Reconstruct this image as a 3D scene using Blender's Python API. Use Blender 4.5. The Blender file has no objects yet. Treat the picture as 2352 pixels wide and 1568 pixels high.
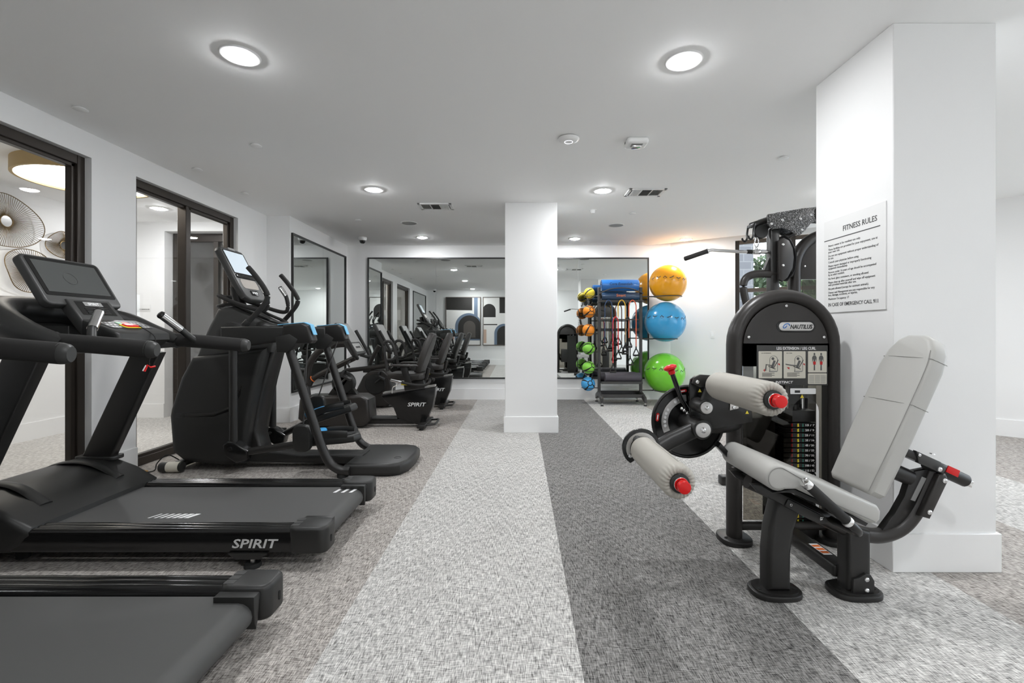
import bpy, bmesh, math, random
from mathutils import Vector, Matrix, Euler
S = bpy.context.scene
COL = S.collection
random.seed(7)
PI = math.pi
# ------------------------------------------------------------------ camera, world, exposure
H = 2.743            # ceiling height
cam_data = bpy.data.cameras.new('camera')
cam_data.sensor_width = 36.0
cam_data.lens = 1080.0 * 36.0 / 2352.0
cam_data.shift_x = -10.0 / 2352.0
cam_data.shift_y = -21.0 / 2352.0
cam_data.clip_start = 0.02
cam = bpy.data.objects.new('camera', cam_data)
cam.location = (0, 0, 1.195)
cam.rotation_euler = (PI / 2, 0, 0)
COL.objects.link(cam)
S.camera = cam
W = bpy.data.worlds.new('sky')
S.world = W
W.use_nodes = True
W.node_tree.nodes['Background'].inputs[0].default_value = (0.80, 0.90, 1.0, 1)
W.node_tree.nodes['Background'].inputs[1].default_value = 3.8
S.view_settings.view_transform = 'Standard'
S.view_settings.look = 'None'
S.view_settings.gamma = 1.0
S.view_settings.use_curve_mapping = False
S.view_settings.exposure = 0.08
S.cycles.max_bounces = 10
S.cycles.diffuse_bounces = 7
S.cycles.glossy_bounces = 5
S.cycles.transparent_max_bounces = 10
S.cycles.caustics_reflective = False
S.cycles.caustics_refractive = False
S.cycles.sample_clamp_indirect = 8.0
S.cycles.adaptive_threshold = 0.025
LAMP = 400.0          # emission of a downlight lens
LAMP_COL = (0.965, 0.98, 1.0)

# ------------------------------------------------------------------ materials
def lin(c):
    if isinstance(c, str):
        c = c.lstrip('#')
        c = [int(c[i:i + 2], 16) / 255 for i in (0, 2, 4)]
        return tuple(x / 12.92 if x <= .04045 else ((x + .055) / 1.055) ** 2.4 for x in c)
    return tuple(c)
def mat(name, col, rough=.5, metal=0., spec=.5, bump=0., bscale=200., coat=0., emit=0., ecol=None, vary=0.):
    m = bpy.data.materials.new(name); m.use_nodes = True
    nt = m.node_tree; b = nt.nodes['Principled BSDF']
    c = (*lin(col), 1)
    b.inputs['Base Color'].default_value = c
    b.inputs['Roughness'].default_value = rough
    b.inputs['Metallic'].default_value = metal
    b.inputs['Specular IOR Level'].default_value = spec
    b.inputs['Coat Weight'].default_value = coat
    if emit:
        b.inputs['Emission Color'].default_value = (*(ecol or lin(col)), 1)
        b.inputs['Emission Strength'].default_value = emit
        if emit < 3: m.cycles.emission_sampling = 'NONE'
    if bump or vary:
        tc = nt.nodes.new('ShaderNodeTexCoord')
        n = nt.nodes.new('ShaderNodeTexNoise'); n.inputs['Scale'].default_value = bscale; n.inputs['Detail'].default_value = 3
        nt.links.new(tc.outputs['Object'], n.inputs['Vector'])
        if bump:
            bp = nt.nodes.new('ShaderNodeBump'); bp.inputs['Strength'].default_value = bump; bp.inputs['Distance'].default_value = .002
            nt.links.new(n.outputs['Fac'], bp.inputs['Height']); nt.links.new(bp.outputs['Normal'], b.inputs['Normal'])
        if vary:
            mr = nt.nodes.new('ShaderNodeMapRange')
            mr.inputs['To Min'].default_value = max(0, rough - vary); mr.inputs['To Max'].default_value = min(1, rough + vary)
            nt.links.new(n.outputs['Fac'], mr.inputs['Value']); nt.links.new(mr.outputs['Result'], b.inputs['Roughness'])
    return m
def glass(name, tint=(1, 1, 1), refl=1.0, rough=0.0):
    m = bpy.data.materials.new(name); m.use_nodes = True
    nt = m.node_tree; nt.nodes.clear()
    o = nt.nodes.new('ShaderNodeOutputMaterial'); mx = nt.nodes.new('ShaderNodeMixShader')
    t = nt.nodes.new('ShaderNodeBsdfTransparent'); t.inputs[0].default_value = (*tint, 1)
    g = nt.nodes.new('ShaderNodeBsdfGlossy'); g.inputs['Roughness'].default_value = rough
    f = nt.nodes.new('ShaderNodeLayerWeight')
    pw = nt.nodes.new('ShaderNodeMath'); pw.operation = 'POWER'; pw.inputs[1].default_value = 5.0
    mu = nt.nodes.new('ShaderNodeMath'); mu.operation = 'MULTIPLY_ADD'; mu.inputs[1].default_value = .75 * refl; mu.inputs[2].default_value = .035 * refl
    nt.links.new(f.outputs['Facing'], pw.inputs[0]); nt.links.new(pw.outputs[0], mu.inputs[0]); nt.links.new(mu.outputs[0], mx.inputs[0])
    nt.links.new(t.outputs[0], mx.inputs[1]); nt.links.new(g.outputs[0], mx.inputs[2]); nt.links.new(mx.outputs[0], o.inputs[0])
    return m
def mirror_mat():
    m = bpy.data.materials.new('mirror_glass'); m.use_nodes = True
    b = m.node_tree.nodes['Principled BSDF']
    b.inputs['Base Color'].default_value = (.80, .83, .815, 1); b.inputs['Metallic'].default_value = 1; b.inputs['Roughness'].default_value = 0.0
    return m
def carpet(name, dark, light, bias=.5, seed=0.):
    m = bpy.data.materials.new(name); m.use_nodes = True
    nt = m.node_tree; b = nt.nodes['Principled BSDF']; L = nt.links.new
    tc = nt.nodes.new('ShaderNodeTexCoord')
    sx = nt.nodes.new('ShaderNodeSeparateXYZ'); L(tc.outputs['Object'], sx.inputs[0])
    def mth(op, a, b=0., c=0.):
        n = nt.nodes.new('ShaderNodeMath'); n.operation = op
        for k, v in enumerate((a, b, c)):
            if isinstance(v, (int, float)): n.inputs[k].default_value = v
            else: L(v, n.inputs[k])
        return n.outputs[0]
    def threads(across, along, sa, sb):          # each yarn is its own random streak
        f = mth('FLOOR', mth('MULTIPLY_ADD', across, sa, seed * 97))
        wn = nt.nodes.new('ShaderNodeTexWhiteNoise'); wn.noise_dimensions = '1D'; L(f, wn.inputs['W'])
        n = nt.nodes.new('ShaderNodeTexNoise'); n.noise_dimensions = '1D'; n.inputs['Scale'].default_value = 1; n.inputs['Detail'].default_value = 2
        L(mth('MULTIPLY_ADD', along, sb, mth('MULTIPLY', wn.outputs['Value'], 1000)), n.inputs['W'])
        return n.outputs['Fac']
    a2 = nt.nodes.new('ShaderNodeMath'); a2.operation = 'MULTIPLY_ADD'
    L(threads(sx.outputs[1], sx.outputs[0], 400, 22), a2.inputs[0]); a2.inputs[1].default_value = .8; L(threads(sx.outputs[0], sx.outputs[1], 400, 20), a2.inputs[2])
    big = nt.nodes.new('ShaderNodeTexNoise'); big.inputs['Scale'].default_value = 3.0; big.inputs['Detail'].default_value = 4
    L(tc.outputs['Object'], big.inputs['Vector'])
    a3 = nt.nodes.new('ShaderNodeMath'); a3.operation = 'MULTIPLY_ADD'; L(big.outputs['Fac'], a3.inputs[0]); a3.inputs[1].default_value = .12; L(a2.outputs[0], a3.inputs[2])
    mr = nt.nodes.new('ShaderNodeMapRange'); mr.inputs['From Min'].default_value = .66; mr.inputs['From Max'].default_value = 1.24
    L(a3.outputs[0], mr.inputs['Value'])
    r = nt.nodes.new('ShaderNodeMix'); r.data_type = 'RGBA'
    r.inputs['A'].default_value = (*lin(dark), 1); r.inputs['B'].default_value = (*lin(light), 1)
    L(mr.outputs[0], r.inputs['Factor'])
    L(r.outputs['Result'], b.inputs['Base Color'])
    b.inputs['Roughness'].default_value = .95; b.inputs['Specular IOR Level'].default_value = .15
    bp = nt.nodes.new('ShaderNodeBump'); bp.inputs['Strength'].default_value = .35; bp.inputs['Distance'].default_value = .003
    L(a2.outputs[0], bp.inputs['Height']); L(bp.outputs['Normal'], b.inputs['Normal'])
    return m
M = dict(
    wall=mat('painted_wall', (.85, .85, .845), .6, spec=.3, bump=.08, bscale=260),
    ceil=mat('painted_ceiling', (.95, .95, .945), .75, spec=.2, bump=.06, bscale=220),
    trim=mat('gloss_trim', (.88, .88, .875), .32),
    plastic_w=mat('white_plastic', (.85, .85, .84), .35),
    bronze=mat('bronze_frame', '#38322d', .38, metal=.35),
    bronze_l=mat('bronze_frame_light', '#5a5048', .42, metal=.3),
    glass=glass('window_glass'),
    smoke=glass('smoked_shield', (.52, .50, .46), 1.0),
    mirror=mirror_mat(),
    blackframe=mat('black_frame', (.012, .012, .012), .4),
    black=mat('black_powdercoat', '#201f1e', .38, bump=.05, bscale=900),
    blackpl=mat('black_plastic', '#222221', .43, bump=.06, bscale=700),
    blackgl=mat('black_gloss', '#171717', .18),
    dark=mat('charcoal_plastic', '#3a3a39', .45),
    bronzeblk=mat('warm_black_powdercoat', '#2b2826', .36, bump=.05, bscale=900),
    rubber=mat('black_rubber', '#191919', .75),
    belt=mat('running_belt', '#484847', .62, bump=.25, bscale=900),
    foam=mat('foam_grip', '#232221', .8, bump=.1, bscale=500),
    chrome=mat('chrome', (.82, .82, .82), .12, metal=1),
    steel=mat('brushed_steel', (.55, .55, .54), .3, metal=1),
    alu=mat('satin_aluminium', (.62, .61, .60), .38, metal=.9),
    vinyl=mat('grey_vinyl', '#b2b1ad', .48, bump=.10, bscale=420),
    vinyl2=mat('stretch_cover', '#aca89f', .55, bump=.12, bscale=300),
    seam=mat('seam', '#8d8c88', .6),
    red=mat('red_plastic', '#d20d0f', .28),
    redlab=mat('red_label', '#c01418', .4),
    yellow=mat('yellow_label', '#e7d13a', .45),
    orange=mat('orange_label', '#e0702a', .45),
    white=mat('white_print', (.85, .85, .85), .5),
    greyprint=mat('silver_print', (.62, .62, .61), .4),
    cream=mat('cream_panel', '#d5d1c4', .5),
    darkprint=mat('dark_print', (.03, .03, .03), .5),
    bodygrey=mat('grey_print', '#5c5c5c', .5),
    blue=mat('blue_accent', '#3f9fdb', .45),
    lightblue=mat('light_blue_accent', '#7cc4ec', .45),
    greenlab=mat('green_label', '#2f6f62', .45),
    screen=mat('dark_screen', '#4b4d4c', .16, spec=.5),
    screenon=mat('lit_screen', '#b9c4cc', .15, emit=.42, ecol=(.62, .70, .77)),
    lcd=mat('lcd_window', '#b6afa8', .2),
    panelgrey=mat('light_grey_plastic', '#8f8f8d', .4),
    seatblk=mat('black_upholstery', '#2d2a28', .5, bump=.1, bscale=300),
    rackblk=mat('rack_graphite', '#3b3a39', .42),
    gold=mat('brass_wire', '#6f5a34', .4, metal=.6),
    wood=mat('maple_rim', '#b99c62', .45),
    sign=mat('sign_panel', (.80, .80, .79), .4),
    signtext=mat('sign_lettering', '#3c3c3c', .5),
    lamp=mat('lamp_lens', (.9, .9, .9), .5, emit=LAMP, ecol=LAMP_COL),
    carpet_l=carpet('carpet_light', '#6c6a68', '#e8e6e2', seed=1),
    carpet_d=carpet('carpet_dark', '#2c2b2b', '#a3a19e', seed=2),
    carpet_t=carpet('carpet_taupe', '#57524e', '#cec8c2', seed=3),
    carpet_c=carpet('carpet_corridor', '#8d8a86', '#e6e4e0', seed=4),
)

# ------------------------------------------------------------------ builders
def smooth_path(pts, n=6, closed=False):
    P = [Vector(p) for p in pts]
    if len(P) < 3: return P
    out = []
    N = len(P)
    rng = range(N if closed else N - 1)
    for i in rng:
        p0 = P[(i - 1) % N] if (closed or i > 0) else P[0] * 2 - P[1]
        p1 = P[i]; p2 = P[(i + 1) % N]
        p3 = P[(i + 2) % N] if (closed or i + 2 < N) else P[-1] * 2 - P[-2]
        for k in range(n):
            t = k / n
            out.append(.5 * ((2 * p1) + (p2 - p0) * t + (2 * p0 - 5 * p1 + 4 * p2 - p3) * t * t + (3 * p1 - p0 - 3 * p2 + p3) * t ** 3))
    if not closed: out.append(P[-1])
    return out
def rootloc(o):
    v = Vector((0, 0, 0))
    while o is not None:
        v += o.location; o = o.parent
    return v
class B:
    def __init__(s): s.bm = bmesh.new()
    def _merge(s, t, mi=0):
        if mi:
            for f in t.faces: f.material_index = mi
        me = bpy.data.meshes.new('tmp'); t.to_mesh(me); t.free(); s.bm.from_mesh(me); bpy.data.meshes.remove(me); return s
    def box(s, x0, x1, y0, y1, z0, z1, bev=0, seg=2, rot=None, mi=0):
        t = bmesh.new(); bmesh.ops.create_cube(t, size=1)
        c = Vector(((x0 + x1) / 2, (y0 + y1) / 2, (z0 + z1) / 2))
        bmesh.ops.scale(t, vec=(x1 - x0, y1 - y0, z1 - z0), verts=t.verts)
        if bev: bmesh.ops.bevel(t, geom=t.edges[:], offset=bev, segments=seg, affect='EDGES', profile=.5)
        if rot: t.transform(rot.to_matrix().to_4x4() if isinstance(rot, Euler) else rot)
        t.transform(Matrix.Translation(c)); return s._merge(t, mi)
    def prism(s, poly, axis, a, b, bev=0, seg=2, mi=0, capbev=True):
        t = bmesh.new()
        def P(u, v, w):
            return {'y': (u, w, v), 'x': (w, u, v), 'z': (u, v, w)}[axis]
        v0 = [t.verts.new(P(u, v, a)) for u, v in poly]; v1 = [t.verts.new(P(u, v, b)) for u, v in poly]
        f0 = t.faces.new(v0); f1 = t.faces.new(v1[::-1]); n = len(poly)
        for i in range(n): t.faces.new((v0[i], v1[i], v1[(i + 1) % n], v0[(i + 1) % n]))
        bmesh.ops.recalc_face_normals(t, faces=t.faces[:])
        if bev:
            es = list(set(f0.edges[:] + f1.edges[:])) if capbev else t.edges[:]
            bmesh.ops.bevel(t, geom=es, offset=bev, segments=seg, affect='EDGES', profile=.5)
        return s._merge(t, mi)
    def tube(s, pts, r, seg=12, n=6, r2=None, closed=False, up=(0, 0, 1), smooth=True, taper=None, mi=0, cap=True):
        """r = half size across, r2 = half size along 'up' (ellipse)."""
        P = smooth_path(pts, n, closed) if smooth else [Vector(p) for p in pts]
        t = bmesh.new(); N = len(P); rings = []; up = Vector(up); r2 = r if r2 is None else r2
        prevu = None
        for i, p in enumerate(P):
            d = (P[(i + 1) % N] - P[i - 1]) if (closed or 0 < i < N - 1) else (P[1] - P[0] if i == 0 else P[-1] - P[-2])
            d.normalize()
            u = up - d * up.dot(d)
            if u.length < 1e-3: u = (prevu or Vector((1, 0, 0))) - d * (prevu or Vector((1, 0, 0))).dot(d)
            if u.length < 1e-3: u = Vector((0, 1, 0)) - d * d.y
            u.normalize(); prevu = u; w = d.cross(u)
            k = 1 if taper is None else taper(i / max(1, N - 1))
            rings.append([t.verts.new(p + (w * math.cos(2 * PI * j / seg) * r + u * math.sin(2 * PI * j / seg) * r2) * k) for j in range(seg)])
        for i in range(N if closed else N - 1):
            A, Bq = rings[i], rings[(i + 1) % N]
            for j in range(seg): t.faces.new((A[j], A[(j + 1) % seg], Bq[(j + 1) % seg], Bq[j]))
        if not closed and cap:
            t.faces.new(rings[0][::-1]); t.faces.new(rings[-1])
        bmesh.ops.recalc_face_normals(t, faces=t.faces[:])
        return s._merge(t, mi)
    def cyl(s, p0, p1, r, r1=None, seg=20, bev=0, mi=0):
        r1 = r if r1 is None else r1
        p0 = Vector(p0); p1 = Vector(p1); d = p1 - p0; L = d.length
        if bev: prof = [(0, 0), (r - bev, 0), (r - bev * .3, bev * .3), (r, bev), (r1, L - bev), (r1 - bev * .3, L - bev * .3), (r1 - bev, L), (0, L)]
        else: prof = [(0, 0), (r, 0), (r1, L), (0, L)]
        return s.lathe(prof, p0, d, seg, mi)
    def lathe(s, prof, o, d, seg=24, mi=0):
        t = bmesh.new(); o = Vector(o); d = Vector(d).normalized()
        q = Vector((0, 0, 1)).rotation_difference(d).to_matrix()
        rings = []
        for r, h in prof:
            if r < 1e-6: rings.append([t.verts.new(o + q @ Vector((0, 0, h)))])
            else: rings.append([t.verts.new(o + q @ Vector((r * math.cos(2 * PI * j / seg), r * math.sin(2 * PI * j / seg), h))) for j in range(seg)])
        for A, C in zip(rings, rings[1:]):
            if len(A) == 1 and len(C) == 1: continue
            for j in range(seg):
                k = (j + 1) % seg
                if len(A) == 1: t.faces.new((A[0], C[k], C[j]))
                elif len(C) == 1: t.faces.new((A[j], A[k], C[0]))
                else: t.faces.new((A[j], A[k], C[k], C[j]))
        bmesh.ops.recalc_face_normals(t, faces=t.faces[:])
        return s._merge(t, mi)
    def sphere(s, c, r, u=24, v=14, scale=(1, 1, 1), mi=0):
        t = bmesh.new(); bmesh.ops.create_uvsphere(t, u_segments=u, v_segments=v, radius=r)
        bmesh.ops.scale(t, vec=scale, verts=t.verts); t.transform(Matrix.Translation(Vector(c))); return s._merge(t, mi)
    def torus(s, c, nrm, R, r, seg=32, ts=8, mi=0):
        q = Vector((0, 0, 1)).rotation_difference(Vector(nrm).normalized()).to_matrix(); c = Vector(c)
        pts = [c + q @ Vector((R * math.cos(2 * PI * i / seg), R * math.sin(2 * PI * i / seg), 0)) for i in range(seg)]
        return s.tube(pts, r, ts, closed=True, smooth=False, up=nrm, mi=mi)
    def xf(s, m): s.bm.transform(m); return s
    def done(s, name, m, parent=None, label=None, kind=None, angle=38, local=False):
        me = bpy.data.meshes.new(name)
        if parent is not None and not local: s.bm.transform(Matrix.Translation(-rootloc(parent)))
        s.bm.to_mesh(me); s.bm.free()
        for mm in (m if isinstance(m, (list, tuple)) else [m]): me.materials.append(mm)
        me.polygons.foreach_set('use_smooth', [True] * len(me.polygons))
        me.set_sharp_from_angle(angle=math.radians(angle))
        o = bpy.data.objects.new(name, me); COL.objects.link(o)
        if parent is not None: o.parent = parent
        if label: o['label'] = label
        if kind: o['kind'] = kind
        return o
def thing(name, label, cat, loc=(0, 0, 0), group=None, kind=None):
    o = bpy.data.objects.new(name, None); COL.objects.link(o); o.location = loc; o.empty_display_size = .1
    if label: o['label'] = label
    if cat: o['category'] = cat
    if group: o['group'] = group
    if kind: o['kind'] = kind
    return o
def tag(o, label, cat, group=None):
    o['label'] = label; o['category'] = cat
    if group: o['group'] = group
    return o
def struct(o, label=None):
    o['kind'] = 'structure'
    if label: o['label'] = label
    return o
def copy_tree(o, parent=None):
    c = o.copy(); COL.objects.link(c); c.parent = parent
    for ch in list(o.children): copy_tree(ch, c)
    return c
def rrect(x0, x1, y0, y1, r, n=5):
    out = []
    for cx, cy, a in ((x1 - r, y1 - r, 0), (x0 + r, y1 - r, 90), (x0 + r, y0 + r, 180), (x1 - r, y0 + r, 270)):
        for k in range(n + 1):
            t = math.radians(a + 90 * k / n); out.append((cx + r * math.cos(t), cy + r * math.sin(t)))
    return out
def fr(o, x, y):
    x = Vector(x).normalized(); y = Vector(y); y = (y - x * x.dot(y)).normalized(); z = x.cross(y)
    return Matrix(((x.x, y.x, z.x, o[0]), (x.y, y.y, z.y, o[1]), (x.z, y.z, z.z, o[2]), (0, 0, 0, 1)))
FRONT = ((1, 0, 0), (0, 0, 1))      # reads from -Y
LEFTF = ((0, -1, 0), (0, 0, 1))     # on a face looking towards -X
RIGHTF = ((0, 1, 0), (0, 0, 1))     # on a face looking towards +X
_texts = []
def text(name, s, size, m, parent, o, axes, align='CENTER', shear=0., bold=0., spacing=1.0, width=None, line=1.0):
    cu = bpy.data.curves.new('t', 'FONT'); cu.body = s; cu.size = size; cu.align_x = align; cu.align_y = 'CENTER' if '\n' not in s else 'TOP'
    cu.shear = shear; cu.offset = bold; cu.extrude = .0004; cu.space_character = spacing; cu.space_line = line; cu.resolution_u = 2
    ob = bpy.data.objects.new('t', cu); COL.objects.link(ob)
    _texts.append((name, ob, m, parent, fr(o, *axes), width))
def flush_texts():
    dg = bpy.context.evaluated_depsgraph_get()
    for name, ob, m, parent, mx, width in _texts:
        me = bpy.data.meshes.new_from_object(ob.evaluated_get(dg)); me.name = name
        if width:
            xs = [v.co.x for v in me.vertices]
            if xs: me.transform(Matrix.Diagonal((width / max(1e-6, max(xs) - min(xs)), 1, 1, 1)))
        me.transform(Matrix.Translation(-rootloc(parent)) @ mx)
        me.materials.clear(); me.materials.append(m)
        o = bpy.data.objects.new(name, me); COL.objects.link(o); o.parent = parent
    for t in _texts:
        cu = t[1].data; bpy.data.objects.remove(t[1]); bpy.data.curves.remove(cu)

# ------------------------------------------------------------------ the room
def wall_seg(b, p0, p1, z0, z1, t, mi=0):
    """vertical slab from p0 to p1, thickness t to the right-hand side of the direction"""
    d = Vector((p1[0] - p0[0], p1[1] - p0[1])); d.normalize(); n = Vector((d.y, -d.x)) * t
    b.prism([tuple(p0), tuple(p1), (p1[0] + n.x, p1[1] + n.y), (p0[0] + n.x, p0[1] + n.y)], 'z', z0, z1, mi=mi)
XL, XJ, YB, YF, XR = -3.315, -3.01, 8.38, -.55, 6.6
W1, W2, WT = (2.10, 3.67), (4.10, 5.60), 2.555
HP = 3.05
# floor with its carpet strips
floor = struct(B().box(-3.5, 6.75, -.7, 8.6, -.16, -.008).done('floor', M['rubber']), 'grey carpet laid in long strips of different shades')
strips = [(-3.48, -3.48, 'carpet_t'), (-1.68, -1.67, 'carpet_t'), (-.735, -.69, 'carpet_l'), (.215, .285, 'carpet_d'), (1.17, 1.20, 'carpet_l'), (2.05, 2.08, 'carpet_t'), (3.04, 3.06, 'carpet_l'), (4.0, 4.02, 'carpet_t'), (6.7, 6.7, None)]
for (a0, a1, m), (b0, b1, _) in zip(strips, strips[1:]):
    B().prism([(a0, -.65), (b0, -.65), (b1, 8.5), (a1, 8.5)], 'z', -.008, 0).done('carpet_strip', M[m], floor, label={'carpet_t': 'taupe woven carpet strip', 'carpet_l': 'pale grey woven carpet strip', 'carpet_d': 'charcoal woven carpet strip'}[m])
# ceiling: main slab ends at an oblique edge near the far window, higher pocket behind it
b = B()
b.prism([(-3.5, -.68), (6.75, -.68), (6.75, 4.8), (5.2, 6.35), (3.685, 7.45), (2.345, 8.38), (2.345, 8.52), (-3.5, 8.52)], 'z', H, HP - .002)
struct(b.done('ceiling', M['ceil']), 'white painted ceiling with recessed lights')
b = B(); b.prism([(2.0, 8.7), (2.0, 7.2), (5.0, 5.0), (7, 4.5), (7, 8.7)], 'z', HP, HP + .1)
struct(b.done('ceiling', M['ceil']), 'raised white ceiling pocket by the far window')
b = B()
for y0, y1, z0 in ((YF - .1, W1[0], 0), (W1[0], W1[1], WT), (W1[1], W2[0], 0), (W2[0], W2[1], WT), (W2[1], 6.44, 0)):
    b.box(-3.495, XL, y0, y1, z0, H)
struct(b.done('wall_left', M['wall']), 'white left wall with two tall window openings')
b = B(); b.box(-3.495, XJ, 6.24, 6.44, 0, H); b.box(-3.12, XJ, 6.44, YB + .12, 0, H)
struct(b.done('wall_left', M['wall']), 'white wall stepping forward behind the exercise machines')
struct(B().box(-3.12, 2.9, YB, YB + .12, 0, HP).done('wall_back', M['wall']), 'white back wall carrying the wide mirror')
struct(B().box(-3.5, XR + .1, YF - .1, YF, 0, H).done('wall_front', M['wall']))
PA, PB, PC, PD, PE = (2.747, 8.38), (3.62, 7.85), (5.10, 6.95), (5.10, 5.95), (6.6, 4.45)
def wseg(name, p0, p1, z0=0, z1=HP, label=None):
    bb = B(); wall_seg(bb, p0, p1, z0, z1, -.12); return struct(bb.done(name, M['wall']), label)
wseg('wall_right', PA, PB, label='short oblique white wall with a light switch')
bb = B(); wall_seg(bb, PB, PC, 0, .12, -.12); wall_seg(bb, PB, PC, 2.72, HP, -.12)
struct(bb.done('wall_right', M['wall']))
wseg('wall_right', PC, PD); wseg('wall_right', PD, PE, label='shaded oblique wall beyond the right column'); bb = B(); wall_seg(bb, PE, (XR, 4.2), 0, HP, -.12); wall_seg(bb, (XR, 4.2), (XR, -.2), 0, .12, -.12); wall_seg(bb, (XR, 4.2), (XR, -.2), 2.60, HP, -.12); wall_seg(bb, (XR, -.2), (XR, YF - .1), 0, HP, -.12)
struct(bb.done('wall_right', M['wall']), 'right wall with a wide bank of daylight windows')
# columns
def column(name, x0, x1, y0, y1, label):
    c = struct(B().box(x0, x1, y0, y1, 0, H, bev=.004, seg=1).done(name, M['wall']), label)
    t = .014
    bb = B(); bb.box(x0 - t, x1 + t, y0 - t, y1 + t, 0, .193, bev=.003, seg=1)
    bb.done('baseboard', M['trim'], c); return c
column('column', -.135, .487, 5.60, 6.21, 'square white column in front of the back mirror')
colr = column('column', 1.885, 2.402, 2.352, 2.96, 'near white column carrying the rules sign')
def baseboard(name, p0, p1, label=None):
    bb = B(); wall_seg(bb, p0, p1, 0, .193, .014); return struct(bb.done(name, M['trim']), label)
baseboard('baseboard_left', (XL, YF), (XL, W1[0])); baseboard('baseboard_left', (XL, W1[1]), (XL, W2[0])); baseboard('baseboard_left', (XL, W2[1]), (XL, 6.24))
baseboard('baseboard_left', (XL, 6.24), (XJ, 6.24)); baseboard('baseboard_left', (XJ, 6.226), (XJ, YB))
baseboard('baseboard_back', (XJ, YB), PA); baseboard('baseboard_right', PA, PB); baseboard('baseboard_right', PC, PD); baseboard('baseboard_right', PD, PE); baseboard('baseboard_right', PE, (XR, 4.2))
baseboard('baseboard_front', (XR, YF), (XL, YF))
# left windows
def window(name, y0, y1, mull, label):
    w = struct(thing(name, None, None), label)
    xa, xb = -3.455, -3.365; g = M['bronze']
    for a, c, z0, z1, nm in ((y0, y0 + .065, 0.0, WT, 'jamb'), (y1 - .065, y1, 0.0, WT, 'jamb'), (y0 + .065, y1 - .065, WT - .07, WT, 'head_rail'), (y0 + .065, y1 - .065, 0, .075, 'sill_rail')):
        bb = B().box(xa, xb, a, c, z0, z1, bev=.004, seg=1)
        if nm == 'jamb':
            s_ = 1 if a > (y0 + y1) / 2 else -1
            bb.box(xa + .02, xb - .02, a - .03 if s_ > 0 else a, c if s_ > 0 else c + .03, z0 + .075, z1 - .07, bev=.003, seg=1)
        else:
            bb.box(xa + .02, xb - .02, a, c, z0 - (.025 if nm == 'head_rail' else -.0), z1 + (.025 if nm == 'sill_rail' else 0), bev=.003, seg=1)
        bb.done(nm, g, w)
    ys = [y0 + .09, y1 - .09]
    if mull:
        B().box(xa, xb, mull, mull + .05, .075, WT - .07, bev=.004, seg=1).box(xa + .02, xb - .02, mull + .05, mull + .1, .075, WT - .07, bev=.003, seg=1).done('mullion', g, w)
        spans = [(ys[0], mull + .005), (mull + .095, ys[1])]
    else: spans = [tuple(ys)]
    for a, c in spans: B().box(-3.415, -3.409, a, c, .095, WT - .09).done('pane', M['glass'], w)
window('window_1', *W1, None, 'tall bronze framed window onto the corridor with wire wall art')
window('window_2', *W2, 4.79, 'tall bronze framed window with a central mullion')
# far window in the oblique wall
w3 = struct(thing('window_3', None, None), 'daylight window behind the pulldown machine')
dv = Vector((PC[0] - PB[0], PC[1] - PB[1])).normalized(); nv = Vector((-dv.y, dv.x))
def on_w3(t, off): return (PB[0] + dv.x * t + nv.x * off, PB[1] + dv.y * t + nv.y * off)
LW = (Vector(PC) - Vector(PB)).length
def w3box(t0, t1, o0, o1, z0, z1, nm, m):
    B().prism([on_w3(t0, o0), on_w3(t1, o0), on_w3(t1, o1), on_w3(t0, o1)], 'z', z0, z1).done(nm, m, w3)
w3box(0, .03, .0, .12, .12, 2.72, 'reveal', M['trim'])
for t0 in (.03, LW / 2 - .03, LW - .08): w3box(t0, t0 + .06, .03, .09, .12, 2.72, 'jamb', M['bronze'])
for z0 in (.12, 1.86, 2.66): w3box(.09, LW - .08, .035, .085, z0, z0 + .06, 'rail', M['bronze_l'])
w3box(.09, LW - .08, .058, .064, .15, 2.70, 'pane', M['glass'])

w4 = struct(thing('window_4', None, None), 'bank of tall daylight windows on the right wall')
for k in range(5):
    y_ = -.2 + k * 1.085
    B().box(XR + .03, XR + .09, y_, y_ + .06, .12, 2.60).done('jamb', M['bronze'], w4)
    if k < 4: B().box(XR + .058, XR + .064, y_ + .06, y_ + 1.085, .18, 2.54).done('pane', M['glass'], w4)
for z_ in (.12, 2.54): B().box(XR + .03, XR + .09, -.14, 4.14, z_, z_ + .06).done('rail', M['bronze'], w4)
# corridor behind the left glass
struct(B().box(-5.55, -3.495, .9, 6.62, -.1, 0).done('corridor_floor', M['carpet_c']), 'pale patterned corridor carpet beyond the glass')
struct(B().box(-5.55, -3.495, .9, 6.75, H, H + .1).done('corridor_ceiling', M['ceil']))
struct(B().box(-5.55, -5.40, .9, 6.75, 0, H).done('wall_corridor', M['wall']), 'white corridor wall with wire art')
struct(B().box(-5.40, -3.495, .9, 1.0, 0, H).done('wall_corridor', M['wall']))
b = B(); b.box(-5.55, -4.94, 6.6, 6.76, 0, H); b.box(-4.94, -3.7, 6.6, 6.76, 2.615, H); b.box(-3.7, -3.12, 6.6, 6.76, 0, H)
struct(b.done('wall_corridor', M['wall']), 'white corridor end wall with a deep door opening')
b = B(); b.box(-5.40, -5.386, 1, 6.6, 0, .193); b.box(-5.40, -4.94, 6.586, 6.6, 0, .193)
struct(b.done('baseboard_corridor', M['trim']))
d1 = struct(thing('door_1', None, None), 'bronze framed glass door at the corridor end')
for x0, x1, z0, z1, nm in ((-4.94, -4.80, 0, 2.615, 'jamb'), (-4.8, -3.7, 2.50, 2.615, 'head_rail'), (-4.36, -4.29, .08, 2.5, 'stile'), (-3.82, -3.7, 0, 2.5, 'jamb'), (-4.8, -3.82, 0, .08, 'sill_rail')):
    B().box(x0, x1, 6.765, 6.83, z0, z1, bev=.004, seg=1).done(nm, M['bronze'], d1)
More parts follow.
